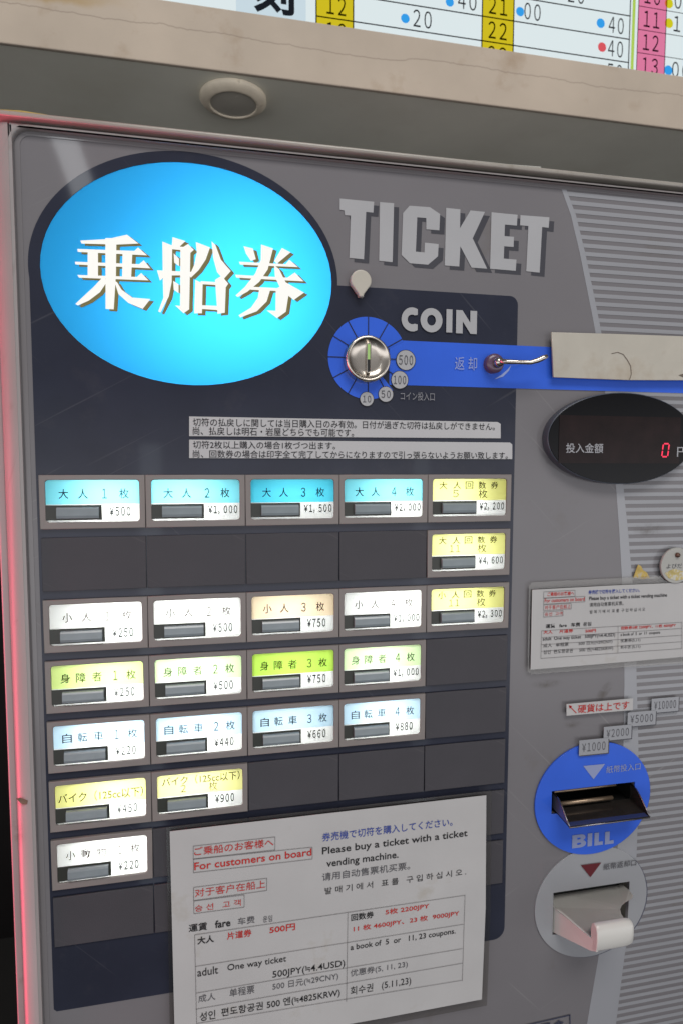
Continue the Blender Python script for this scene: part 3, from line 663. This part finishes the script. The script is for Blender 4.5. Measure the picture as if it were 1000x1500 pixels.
# coin return lever
p = at(724.5, 532, -0.003); r_ = at(737, 532, -0.003).x - p.x
rl = lathe('return_lever', (p.x, p.z), [(r_ * 1.05, PY), (r_ * 1.05, -0.0025), (r_ * .95, -0.004), (r_ * .6, -0.0045), (0, -0.0045)], pm('lever_base_paint', (0.10, 0.055, 0.10), 0.25, 0.6, dirt=((0.2, 0.08, 0.05), 0.55, 0.65, 0.6, 100)), M)
lathe('lever_hub', (p.x + .001, p.z), [(r_ * .55, -0.0044), (r_ * .55, -0.008), (r_ * .45, -0.0105), (0, -0.0115)], CHROME, rl)
lp = [at(731, 529.5, -0.010), at(745, 530, -0.013), at(760, 530.5, -0.014), at(776, 531, -0.014), at(787, 528, -0.015), at(795, 524, -0.016), at(800.5, 521.5, -0.016)]
tube('lever_arm', lp, [.0022, .0019, .0017, .0018, .0021, .0021, .0014], CHROME, rl)
plate('arrow_print', [[(at(x, y).x, at(x, y).z) for x, y in ((722, 556), (735, 552), (744, 543), (747, 535), (742, 541), (733, 549))]], YG - .0004, .0001, pm('pale_blue_print', (0.26, 0.32, 0.58), 0.3), M)

# amount display: a protruding oval lens block
YD = -0.0065
dx, dz, drx, drz = ell_px(909, 642, 106, 66, YD)
bx_ = at(790.7, 641.6).x
ds = plate('amount_display', [ell(dx, dz, drx * 1.012, drz * 1.02, 72)], YD + .0006, PY - YD - .0004, pm('display_block_plastic', (0.055, 0.065, 0.085), 0.3), M, 0.0006)
tag(ds, 'black oval amount display showing a red zero')
lens = plate('display_lens', [ell(dx, dz, drx, drz, 72)], YD, 0.0008, pm('smoked_lens', (0.003, 0.003, 0.004), 0.06, 0.2, vary=0.1), ds, 0.0002)
yv = YD - 0.0004
a, b = at(819, 608, yv), at(1015, 679, yv)
plate('display_window', [rect(a.x, b.z, dx + drx * .8, a.z)], yv, 0.0002, pm('window_print', (0.012, 0.006, 0.006), 0.12, 0.2, vary=0.35, scale=60), ds)
yv -= 0.0004
lines('amount_lettering', ([tpx('投入金額', 828, 663.5, 883, 649.5, yv, 0.009), tpx('円', 990.5, 669, 1008, 655, yv, 0.006)]), pm('amount_print', (0.32, 0.32, 0.34), 0.4), ds)
seg = []
def sg7(px, py, w_, h_, sl, th):
    def P(u, v): return (px + u * w_ + sl * v, py - v * h_)
    q = []
    for (u0, v0), (u1, v1) in (((0.12, 1), (.88, 1)), ((0, .94), (0, .55)), ((0, .45), (0, .06)), ((1, .94), (1, .55)), ((1, .45), (1, .06)), ((.12, 0), (.88, 0))):
        q.append(barpx(P(u0, v0), P(u1, v1), th, yv))
    return q
link('amount_digit', join(sg7(968.3, 669, 8.6, 19, 2.5, 0.0012)), glow('red_led', (1.0, 0.06, 0.12), 1.3), ds)
# ---------------- bill inserter and bill return discs
def disc(px, py, rx, ry, y): return ell_px(px, py, rx, ry, y)
YI = PY - 0.0016
r2 = disc(864.5, 1321, 81.5, 80, YI + .0004)
b2 = plate('bill_return', [ell(*r2, 72), rect(*s2)], YI + .0004, 0.0016, DISC, M, 0.0003)
tag(b2, 'pale grey round bill return with white plastic chute')
r1 = disc(866.8, 1169, 84, 81.5, YI)
b1 = plate('bill_inserter', [ell(*r1, 72), rect(*s1)], YI - .0004, 0.0018, BLUE, M, 0.0003)
tag(b1, 'blue round bill inserter with smoked tray')
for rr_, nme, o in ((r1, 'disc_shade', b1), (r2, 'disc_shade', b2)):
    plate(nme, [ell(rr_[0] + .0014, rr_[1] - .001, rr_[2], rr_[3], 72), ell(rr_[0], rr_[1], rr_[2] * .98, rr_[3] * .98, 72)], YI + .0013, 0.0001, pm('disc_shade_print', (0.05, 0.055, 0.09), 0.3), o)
ye = YI - .0008
tri = xz([(853.5, 1122), (885.5, 1119), (868.5, 1141.5)], ye)
link('inserter_lettering', join([flat([tri[0], tri[2], tri[1]], ye), th('紙幣投入口', 887, 1133, 10.5, 937, ye, 0.004)]), pm('pale_blue_letter', (0.24, 0.28, 0.46), 0.3), b1)
link('bill_lettering', join([blockpx('B', 837, 1241.5, 858, 1222.5, ye), blockpx('I', 859.5, 1239.5, 866.8, 1220.8, ye), blockpx('L', 869.5, 1238, 882.5, 1219.5, ye), blockpx('L', 885, 1236.3, 898.5, 1218, ye)]), pm('pale_blue_letter', (0.24, 0.28, 0.46), 0.3), b1)
link('return_arrow_print', flat(xz([(850, 1267.5), (864, 1285), (880, 1263.5)], ye + .0004), ye + .0004), pm('dark_red_print', (0.10, 0.006, 0.012), 0.3), b2)
link('return_lettering', th('紙幣返却口', 883, 1275, 9.5, 931, ye + .0004, 0.004), G_INK, b2)
# dark well behind each opening (five sided)
def well(x0, z0, x1, z1, y0, y1):
    return [[(x0, y0, z0), (x0, y0, z1), (x0, y1, z1), (x0, y1, z0)], [(x1, y0, z0), (x1, y0, z1), (x1, y1, z1), (x1, y1, z0)], [(x0, y0, z0), (x1, y0, z0), (x1, y1, z0), (x0, y1, z0)],
            [(x0, y0, z1), (x1, y0, z1), (x1, y1, z1), (x0, y1, z1)], [(x0, y1, z0), (x1, y1, z0), (x1, y1, z1), (x0, y1, z1)]]
e = .0006
poly3('inserter_well', well(s1[0] - e, s1[1] - e, s1[2] + e, s1[3] + e, PY + .0035, 0.045), BLACK, b1)
poly3('return_well', well(s2[0] - e, s2[1] - e, s2[2] + e, s2[3] + e, PY + .0035, 0.05), pm('well_plastic', (0.16, 0.15, 0.13), 0.4), b2)
plate('dark_opening_plate', [rect(s2[0], s2[3] - .010, s2[2], s2[3] - .0005)], 0.012, 0.02, BLACK, b2)  # black plate stands in for the dark opening above the chute
# smoked metal tray of the inserter
tx0, tx1 = s1[0] + .004, s1[2] - .001
D = -0.0205
zf = at(844.5, 1211, D).z
TRAY = pm('smoked_tray', (0.035, 0.03, 0.027), 0.12, 0.6, metal=0.3, vary=0.2, scale=60)
ztl = s1[3] - .004
zin = s1[1] + .002
floor_ = [(tx0, 0.006, zin), (tx1, 0.006, zin), (tx1, D, zf), (tx0, D, zf)]
def cheek(x):
    top = [(x, 0.006, ztl), (x, -0.002, ztl - .0008), (x, -0.009, ztl - (ztl - zf) * .33), (x, -0.0155, ztl - (ztl - zf) * .68), (x, D, zf + .0012)]
    return top + [(x, D, zf), (x, 0.006, zin)]
poly3('tray_floor', [floor_], TRAY, b1, 0.0008)
poly3('tray_blue_strip', [[(tx0 + .001, D + .0055, zf + (zin - zf) * .21 + .0009), (tx1 - .001, D + .0055, zf + (zin - zf) * .21 + .0009), (tx1 - .001, D + .0006, zf + .0012), (tx0 + .001, D + .0006, zf + .0012)]], pm('blue_showthrough', (0.035, 0.05, 0.14), 0.15), b1, 0.0003)  # added strip, its colour stands in for blue showing in the smoked floor
poly3('tray_cheek', [cheek(tx0)], pm('tray_cheek_steel', (0.12, 0.13, 0.20), 0.22, 0.6, metal=0.4), b1, 0.0008); poly3('tray_cheek', [cheek(tx1)], TRAY, b1, 0.0008)
for x in (tx0, tx1): tube('tray_edge', cheek(x)[:5], [.0006] * 5, STEEL, b1, 8)
tube('tray_edge', [(tx0, D, zf), ((tx0 + tx1) / 2, D - .0003, zf), (tx1, D, zf)], [.0007] * 3, STEEL, b1, 8)
tube('tray_bar', [(tx0, 0.0045, ztl + .0015), ((tx0 + tx1) / 2, 0.0045, ztl + .0015), (tx1 - .016, 0.0045, ztl + .0015)], [.0012] * 3, pm('brass_bar', (0.30, 0.22, 0.15), 0.3, metal=0.7), b1, 10)
tube('tray_bar', [(tx0 + .002, 0.003, zin + .0055), ((tx0 + tx1) / 2, 0.003, zin + .0055), (tx1 - .02, 0.003, zin + .0055)], [.0018] * 3, pm('brass_bar', (0.30, 0.22, 0.15), 0.3, metal=0.7), b1, 10)
# white chute of the return: floor with a scooped right edge, left cheek, upturned rounded front lip
CH = WHITE
zf2 = at(809.5, 1328, PY).z
dl_ = -0.040
lxr = at(926.5, 1300, dl_).x; lx0 = s2[0] + .0008
lxl = at(868, 1355, dl_).x
ztip = at(866, 1381, dl_).z
zlt = at(880, 1344, dl_).z
e2 = s2[2] - .0008
fl = [(lx0, PY - .001, zf2), (lx0, 0.02, zf2 + .004), (e2, 0.02, zf2 + .004), (e2, PY - .002, zf2 + .006)]
N = 10
curve = []
cp = [(e2, -.002), (e2 - .0003, -.0045), (e2 - .0013, -.0062), (e2 - .0035, -.0074), (e2 - .0075, -.0082), (e2 - .012, -.0094), (e2 - .0165, -.0114), (e2 - .0200, -.0145), (e2 - .0222, -.019), (e2 - .0228, -.025), (e2 - .0215, -.031)]
for k, (xx, yy) in enumerate(cp): curve.append((xx, yy, zf2 + .006 - .006 * k / (len(cp) - 1)))
fl2 = fl + curve[1:] + [(lx0 + .040, dl_ + .002, zf2 - .001), (lx0 + .0115, dl_ + .002, zf2 - .001)]
def chute(bm):
    top = [bm.verts.new(p) for p in fl2]
    bm.faces.new(top)
    bmesh.ops.solidify(bm, geom=list(bm.faces), thickness=0.0016)
    bmesh.ops.triangulate(bm, faces=[f for f in bm.faces if len(f.verts) > 4])
link('chute_floor', new_mesh(chute), CH, b2)
def cheek2(bm):
    pr = [(0.006, s2[1] + .0006), (0.006, zf2), (PY - .001, zf2), (dl_ - .003, zf2 - .0005), (dl_ - .003, zf2 - .0080), (dl_ + .004, zf2 - .012)]
    def sx_(y): return lx0 + .0002 + .0118 * max(0.0, min(1.0, (PY - y) / (PY - dl_)))
    A = [bm.verts.new((sx_(y), y, z)) for y, z in pr]; B = [bm.verts.new((sx_(y) + .0016, y, z)) for y, z in pr]
    bm.faces.new(A); bm.faces.new(B)
    for k in range(len(pr)): bm.faces.new((A[k], A[(k + 1) % len(pr)], B[(k + 1) % len(pr)], B[k]))
link('chute_cheek', new_mesh(cheek2), CH, b2)
def lip(bm):
    # rounded tongue: cross section in y-z, extruded along x with softened ends
    pr = [(dl_ + .004, zf2 - .009), (dl_ - .0015, zf2 - .009), (dl_ - .004, zf2 - .006), (dl_ - .0048, zf2 + .002), (dl_ - .0045, zf2 + .010), (dl_ - .0025, zf2 + .0135), (dl_ + .0005, zf2 + .0145), (dl_ + .003, zf2 + .013), (dl_ + .004, zf2 + .009)]
    xs = [(lx0 + .0112, .93), (lx0 + .0125, .985), (lx0 + .0145, 1), (lx0 + .038, 1), (lx0 + .0425, .96), (lx0 + .0450, .86), (lx0 + .046, .72)]
    cy = dl_; cz = zf2 + .002
    rings = [[bm.verts.new((x, cy + (y - cy) * s, cz + (z - cz) * s)) for y, z in pr] for x, s in xs]
    n = len(pr)
    for a, b in zip(rings, rings[1:]):
        for k in range(n): bm.faces.new((a[k], a[(k + 1) % n], b[(k + 1) % n], b[k]))
    bm.faces.new(rings[0]); bm.faces.new(rings[-1])
    for f in bm.faces: f.smooth = len(f.verts) == 4
link('chute_lip', new_mesh(lip), CH, b2)

# yen value tags printed above the inserter
for k, (s, x0, yb_, x1, yt_) in enumerate((('¥10000', 953.5, 1044, 993, 1021), ('¥5000', 918.5, 1064, 959.5, 1041), ('¥2000', 883.5, 1084.5, 924, 1062), ('¥1000', 847.5, 1106, 890, 1081.5))):
    yy = YI - .0012 - .0004 * k
    a, b = at(x0, yb_, yy), at(x1, yt_, yy)
    a.x, b.x = at(x0, (yb_ + yt_) / 2, yy).x, at(x1, (yb_ + yt_) / 2, yy).x
    zc = (at((x0 + x1) / 2, (yb_ + yt_) / 2, yy).z); hh = abs(at((x0 + x1) / 2, yb_, yy).z - at((x0 + x1) / 2, yt_, yy).z) / 2 * .9
    o = plate('bill_value_tag', [rect(a.x, zc - hh, b.x, zc + hh)], yy, 0.0001, PALE, M)
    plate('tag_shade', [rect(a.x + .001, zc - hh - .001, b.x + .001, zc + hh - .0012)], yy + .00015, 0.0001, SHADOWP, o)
    wx = b.x - a.x
    link('value_lettering', text_mesh(s, a.x + wx * .1, zc - hh * .55, b.x - wx * .1, zc + hh * .58, yy - .0002, 0.0), G_INK, o)
# boxed print at the foot of the panel
bl = [barpx((700, 1518), (834, 1487), .001, YG), barpx((834, 1486.5), (834.5, 1530), .001, YG), tpx('現 金', 791, 1512, 825, 1493, YG, 0.02)]
link('boxed_print', join(bl), pm('navy_print', (0.035, 0.04, 0.075), 0.4), M)

# ================================================================== things stuck on the machine
def notice(name, pts, y, mat, label, cat, th=0.0003):
    o = plate(name, [xz(pts, y)], y, th, mat)
    return tag(o, label, cat)
yl = YS - 0.0009
s_a = notice('strip_label', [(277.5, 610), (728, 618.2), (732.5, 621), (732.5, 642), (277.5, 638.8)], yl, STRIPLABEL, 'upper white strip of small Japanese print under the coin slot', 'label')
s_b = notice('strip_label', [(277.5, 644), (746, 648.2), (749.5, 651), (749.5, 672.5), (277.5, 671)], yl, STRIPLABEL, 'lower, longer white strip of small Japanese print above the lit buttons', 'label')
yt = yl - .0003
lines('black_lettering', ([tpx('切符の払戻しに関しては当日購入日のみ有効。日付が過ぎた切符は払戻しができません。', 283, 624.2, 724, 619.5, yt, .003), tpx('尚、払戻しは明石・岩屋どちらでも可能です。', 283, 637.2, 518, 628.2, yt, .003)]), K_INK, s_a)
lines('black_lettering', ([tpx('切符2枚以上購入の場合1枚づつ出ます。', 283, 657, 491, 647.5, yt, .003), tpx('尚、回数券の場合は印字全て完了してからになりますので引っ張らないようお願い致します。', 283, 670.5, 743, 662, yt, .003)]), K_INK, s_b)

tag(s_a, group='strip labels under the coin slot'); tag(s_b, group='strip labels under the coin slot')
# big fare notice
yn_ = -0.0052
big = notice('fare_notice', [(249, 1218), (711.5, 1165), (710.5, 1330), (705, 1464), (560, 1491.5), (300, 1538), (257, 1545)], yn_, PAPER, 'large white multilingual fare notice taped over the lower buttons', 'notice')
yt = yn_ - .0004
red = [th('ご乗船のお客様へ', 285, 1254, 12.5, 401, yt, .003), th('For customers on board', 285, 1275, 11, 456.5, yt, .012), th('对于客户在船上', 286, 1314.5, 12, 389, yt), th('승 선   고 객', 286, 1336, 9.5, 353, yt),
       th('片道券', 333, 1377, 11, 369, yt, .012), th('500円', 395, 1368, 10, 432.5, yt, .015), th('5枚 2200JPY', 564, 1341.7, 9.5, 628, yt, .010), th('11 枚 4600JPY、23 枚  9000JPY', 517.5, 1366.4, 9.5, 672, yt, .010)]
lines('red_lettering', red, R_INK, big)
lines('blue_lettering', [th('券売機で切符を購入してください。', 472, 1233, 12.5, 662, yt, .003)], B_INK, big)
blk = [th('Please buy a ticket with a ticket', 472, 1255, 13.5, 684, yt, .010), th('vending machine.', 478.4, 1273.5, 13.5, 583, yt, .010), th('運賃', 277, 1366, 11.5, 304, yt, .009), th('fare', 315.4, 1360, 11, 338, yt, .02),
       th('大人', 289.5, 1384, 11, 314, yt, .025), th('回数券', 514, 1349.5, 10, 547, yt, .013), th('a book of  5  or   11, 23 coupons.', 513, 1394.5, 10.5, 666.5, yt, .008),
       th('adult', 289.5, 1431, 11.5, 320, yt, .004), th('One way ticket', 333.6, 1425, 12, 419.5, yt, .004), th('500JPY(≒4.4USD)', 399.5, 1435.5, 12.5, 505, yt, .004),
       th('성인', 293, 1496.5, 13, 316, yt, .006), th('편도항공권 500 엔(≒4825KRW)', 324.5, 1491.5, 14, 498, yt, .006), th('발 매 기 에 서   표 를   구 입 하 십 시 오 .', 476, 1310.5, 10, 682, yt, .0),
       th('회수권', 513, 1458, 12, 546, yt, .0), th('(5.11,23)', 558.8, 1451.5, 12.5, 601.5, yt, .0)]
lines('black_lettering', blk, K_INK, big)
gry = [th('请用自动售票机买票。', 472, 1291, 11.5, 600, yt), th('车费', 348.7, 1355.5, 10.5, 373.4, yt), th('운임', 385.6, 1351.5, 9, 399, yt), th('成人', 291, 1469, 11, 316, yt), th('单程票', 336.7, 1461, 12, 373, yt),
       th('500 日元(≒29CNY)', 399.5, 1452.5, 11.5, 495.5, yt), th('优惠券(5, 11, 23)', 513, 1432.5, 11.5, 596.5, yt)]
lines('grey_lettering', gry, G_INK, big)
rl_ = []
lw = .0003
def boxpx(x0, yl0, yl1, x1, yr0, yr1):
    for p, q in (((x0, yl0), (x1, yr0)), ((x0, yl1), (x1, yr1)), ((x0, yl0), (x0, yl1)), ((x1, yr0), (x1, yr1))): rl_.append(barpx(p, q, lw, yt - .0001))
boxpx(283.5, 1239.5, 1258.5, 403, 1226, 1245); boxpx(283.8, 1258.8, 1278.5, 457.5, 1241, 1258.5); boxpx(284, 1300, 1319.5, 391, 1286.5, 1304.5); boxpx(284.3, 1320, 1338.5, 358, 1311, 1329)
for p, q in (((285.5, 1369.5), (680.5, 1311.5)), ((286, 1416), (678, 1354)), ((287, 1455), (677.5, 1389.5)), ((287, 1478.5), (677, 1411)), ((288, 1499.5), (676.5, 1436)), ((285.5, 1369.5), (288.5, 1500)), ((509.2, 1337.5), (507.3, 1467.5)), ((680.5, 1311), (676.5, 1437))):
    rl_.append(barpx(p, q, lw, yt - .0001))
link('rule_lines', join(rl_), LINE, big)

# small fare notice at the right
yr = YI - 0.0030
sn = notice('fare_notice', [(778.7, 864), (900, 857.5), (1045, 851.5), (1045, 956), (1000, 962), (880, 972.5), (776.3, 981)], yr, PAPER, 'small multilingual fare notice below the round white tag', 'notice')
yt = yr - .0003
lines('red_lettering', [th('ご乗船のお客様へ', 801, 873.6, 6, 840, yt, .012), th('For customers on board', 797, 882.7, 5.5, 855.5, yt, .01), th('对于客户在船上', 797, 893, 6, 835, yt), th('승선  고객', 797, 902.4, 5, 823, yt),
       th('大人     片道券', 795, 929, 5.5, 838.7, yt, .015), th('500円', 856.5, 927, 5, 872, yt, .02), th('回数券5枚 2200JPY、11枚 4600JPY', 909, 923.3, 5.5, 989, yt, .015)], R_INK, sn)
lines('blue_lettering', [th('券売機で切符を購入してください。', 861, 870.7, 6, 936, yt, .015)], B_INK, sn)
lines('black_lettering', [th('Please buy a ticket with a ticket vending machine', 862, 881, 7, 976, yt, .012), th('请用自动售票机买票。', 862.7, 889, 6, 912.4, yt), th('발 매 기 에 서  표 를  구 입 하 십 시 오', 863, 899, 5, 944, yt), th('運賃   fare   车费  운임', 798.4, 920.4, 6, 865, yt, .015),
       th('adult  One way ticket   500JPY(≒4.4USD)', 794, 940, 6.5, 900, yt, .006), th('成人   单程票        500 日元(≒29CNY)', 795, 949.5, 6.5, 896, yt), th('성인  편도항공권     500 엔(≒4825KRW)', 795, 959.5, 7, 897, yt),
       th('a book of  5  or  11  coupons', 908, 933, 5.5, 966, yt, .006), th('优惠券(5,11)', 908, 942, 5.5, 937, yt), th('회수권 (5,11)', 908, 951.6, 5.5, 937, yt)], K_INK, sn)
rl_ = []; lw = .00025
boxpx(795.5, 867, 876, 841.5, 864.5, 873.5); boxpx(795.5, 876.5, 885, 856, 873.5, 881.5); boxpx(795.5, 886, 894.5, 836, 884, 892); boxpx(795.5, 896.5, 904, 824, 894.5, 902)
for p, q in (((792.5, 924), (998, 911.5)), ((792.5, 934), (998, 920.5)), ((792, 944.5), (998, 930.5)), ((792, 954), (998, 940)), ((791.5, 964.5), (998, 950)), ((792.5, 924), (791.5, 964.5)), ((904.5, 917), (904.3, 956.5)), ((998, 911.5), (998, 950))): rl_.append(barpx(p, q, lw, yt - .0001))
link('rule_lines', join(rl_), LINE, sn)

tag(big, group='fare notices stuck on the machine'); tag(sn, group='fare notices stuck on the machine')
lam = bpy.data.materials.new('clear_laminate'); lam.use_nodes = True; nt = lam.node_tree; nt.nodes.remove(nt.nodes['Principled BSDF'])
t_ = nt.nodes.new('ShaderNodeBsdfTransparent'); t_.inputs[0].default_value = (0.86, 0.85, 0.83, 1); g_ = nt.nodes.new('ShaderNodeBsdfGlossy'); g_.inputs['Roughness'].default_value = 0.12
x_ = nt.nodes.new('ShaderNodeMixShader'); x_.inputs[0].default_value = 0.06; nt.links.new(t_.outputs[0], x_.inputs[1]); nt.links.new(g_.outputs[0], x_.inputs[2]); nt.links.new(x_.outputs[0], nt.nodes['Material Output'].inputs[0])
plate('laminate_sleeve', [xz([(774, 858), (779, 853), (900, 847), (1045, 840), (1045, 966), (1000, 971), (880, 980), (778, 988), (772, 984)], yr + .0012)], yr + .0012, .0003, lam, sn)
plate('laminate_sleeve', [xz([(244, 1212.5), (719, 1158), (717.5, 1340), (712.5, 1473), (560, 1502), (300, 1547), (250, 1556)], yn_ + .0012)], yn_ + .0012, .0003, lam, big)
# smears of grime on the panel
gm = bpy.data.materials.new('grime'); gm.use_nodes = True; nt = gm.node_tree; nt.nodes.remove(nt.nodes['Principled BSDF'])
df = nt.nodes.new('ShaderNodeBsdfDiffuse'); df.inputs[0].default_value = (0.10, 0.075, 0.045, 1); tr = nt.nodes.new('ShaderNodeBsdfTransparent')
tc = nt.nodes.new('ShaderNodeTexCoord'); sb = nt.nodes.new('ShaderNodeVectorMath'); sb.operation = 'SUBTRACT'; sb.inputs[1].default_value = (0.5, 0.5, 0.5); nt.links.new(tc.outputs['Generated'], sb.inputs[0])
fl0 = nt.nodes.new('ShaderNodeVectorMath'); fl0.operation = 'MULTIPLY'; fl0.inputs[1].default_value = (1, 0, 1); nt.links.new(sb.outputs[0], fl0.inputs[0])
le = nt.nodes.new('ShaderNodeVectorMath'); le.operation = 'LENGTH'; nt.links.new(fl0.outputs[0], le.inputs[0])
fo_ = nt.nodes.new('ShaderNodeMapRange'); fo_.interpolation_type = 'SMOOTHSTEP'; fo_.inputs[1].default_value = 0.5; fo_.inputs[2].default_value = 0.05; nt.links.new(le.outputs['Value'], fo_.inputs[0])
nz = nt.nodes.new('ShaderNodeTexNoise'); nz.inputs['Scale'].default_value = 90; nz.inputs['Detail'].default_value = 6; nz.inputs['Roughness'].default_value = 0.7; nt.links.new(tc.outputs['Object'], nz.inputs['Vector'])
na = nt.nodes.new('ShaderNodeMapRange'); na.inputs[1].default_value = 0.40; na.inputs[2].default_value = 0.70; na.inputs[4].default_value = 0.42; nt.links.new(nz.outputs['Fac'], na.inputs[0])
mu = nt.nodes.new('ShaderNodeMath'); mu.operation = 'MULTIPLY'; nt.links.new(fo_.outputs[0], mu.inputs[0]); nt.links.new(na.outputs[0], mu.inputs[1])
xs_ = nt.nodes.new('ShaderNodeMixShader'); nt.links.new(mu.outputs[0], xs_.inputs[0]); nt.links.new(tr.outputs[0], xs_.inputs[1]); nt.links.new(df.outputs[0], xs_.inputs[2]); nt.links.new(xs_.outputs[0], nt.nodes['Material Output'].inputs[0])
for px, py, rx, ry, an in ((884, 1012, 24, 7, 48), (800, 1001, 26, 8, 4), (838, 1060, 16, 7, 10), (948, 775, 30, 12, 0), (31, 1215, 9, 26, 0)):
    pc = at(px, py); e1 = at(px + rx, py).x - pc.x; e2_ = pc.z - at(px, py + ry).z; ca, sa = math.cos(math.radians(an)), math.sin(math.radians(an))
    link('grime_smear', flat([(pc.x + u * ca - v * sa, pc.z + u * sa + v * ca) for u, v in ell(0, 0, e1, e2_, 20)], PY - .0008 if px > 50 else -.0020), gm, M)
# red lettered sticker
st = notice('arrow_sticker', [(829, 1031.5), (926.5, 1023), (926, 1040), (829, 1048.5)], YI - .0022, PAPER, 'white sticker with red arrow and red Japanese lettering above the bill inserter', 'sticker')
yt = YI - .0026
lines('red_lettering', ([tpx('硬貨は上です', 845.5, 1045, 921, 1026.5, yt, .006), barpx((833.5, 1034.5), (843.5, 1044.5), .0007, yt), flat(xz([(832.5, 1033), (837.5, 1034.5), (833.5, 1038)], yt)[::-1], yt)]), R_INK, st)

# aged paper strip at the right
ys = YI - .005
ag = plate('paper_strip', [xz([(807.5, 486.5), (900, 489), (1045, 494), (1045, 559), (1000, 557), (920, 556.8), (810, 552.5)], ys)], ys, 0.002, AGED, None, 0.0003)
tag(ag, 'aged stained cream paper strip under clear tape beside the return lever', 'paper')
cr_ = []
for a_, b_ in zip([(895, 518), (904, 516), (912, 519), (918, 527), (923, 536), (924, 548), (922, 554)], [(904, 516), (912, 519), (918, 527), (923, 536), (924, 548), (922, 554), (921, 556)]): cr_.append(barpx(a_, b_, .0006, ys - .0003))
cr_.append(flat(xz([(993, 549.5), (1008, 545), (1008, 556)], ys - .0003), ys - .0003))
link('tear', join(cr_), pm('tear_shade', (0.13, 0.10, 0.08), 0.8), ag)

# round tag with a screw, and yellow tape scrap
yt = YI - .004
p = at(990.5, 828.5, yt); r_ = p.x - at(967.5, 828.5, yt).x
rt = plate('round_tag', [ell(p.x, p.z, r_, r_, 48)], yt, .0025, pm('tag_plastic', (0.35, 0.345, 0.32), 0.4, vary=0.06, scale=30), None, .0005)
tag(rt, 'round white plastic tag with yellow stain hanging on a screw', 'tag')
q = at(991, 813, yt)
lathe('screw', (q.x, q.z), [(.0022, yt + .001), (.0022, yt - .001), (.0016, yt - .0022), (0, yt - .0025)], pm('rusty_screw', (0.12, 0.07, 0.05), 0.4, metal=0.6), rt, 20)
link('tag_lettering', tpx('よびだし', 975.5, 833, 1006, 825, yt - .0003, 0.0), G_INK, rt)
stn = [(972.5, 840), (980, 836), (988, 833), (996, 836), (1004, 838), (1006, 842), (998, 849), (989, 850.5), (979, 847)]
plate('yellow_stain', [xz(stn, yt - .0003)], yt - .0003, .0002, pm('tag_stain', (0.46, 0.36, 0.12), 0.5, vary=0.3, scale=150, dirt=((0.50, 0.49, 0.44), 0.48, 0.58, 1.0, 220)), rt)
yt = YI - .0004
ts = plate('tape_scrap', [xz([(927, 846), (931, 834), (934, 827), (938, 829), (941, 835), (947, 839), (951, 847), (940, 848.5)], yt)], yt, .0003, pm('yellow_tape', (0.46, 0.32, 0.07), 0.5, vary=0.3, scale=120, dirt=((0.40, 0.38, 0.32), 0.52, 0.62, 0.9, 150)))
tag(ts, 'torn scrap of yellow tape on the striped panel left of the round tag', 'tape')
ch_ = plate('paint_chip', [xz([(24, 1170), (30, 1168.5), (41, 1173), (40, 1178), (33, 1178.5)], -.0018)], -.0018, .0003, pm('bare_primer', (0.16, 0.10, 0.07), 0.8, vary=0.3, scale=200), M)
# scraps on the top edge
zc = zcab
tp = plate('top_tape', [xz([(-6, 160), (30, 161.5), (70, 168), (86, 172.5), (-6, 166.5)], 0.001)], 0.001, .002, pm('ochre_tape', (0.40, 0.29, 0.07), 0.6, vary=0.3, scale=90))
tag(tp, 'ochre tape remnant along the top left edge of the ticket machine', 'tape')
tp = plate('top_card', [xz([(690, 234.5), (745, 240.5), (792, 244), (790, 249), (690, 239)], 0.002)], 0.002, .0015, pm('pale_card', (0.36, 0.36, 0.32), 0.6))
tag(tp, 'pale card edge poking up over the top trim of the ticket machine', 'card')
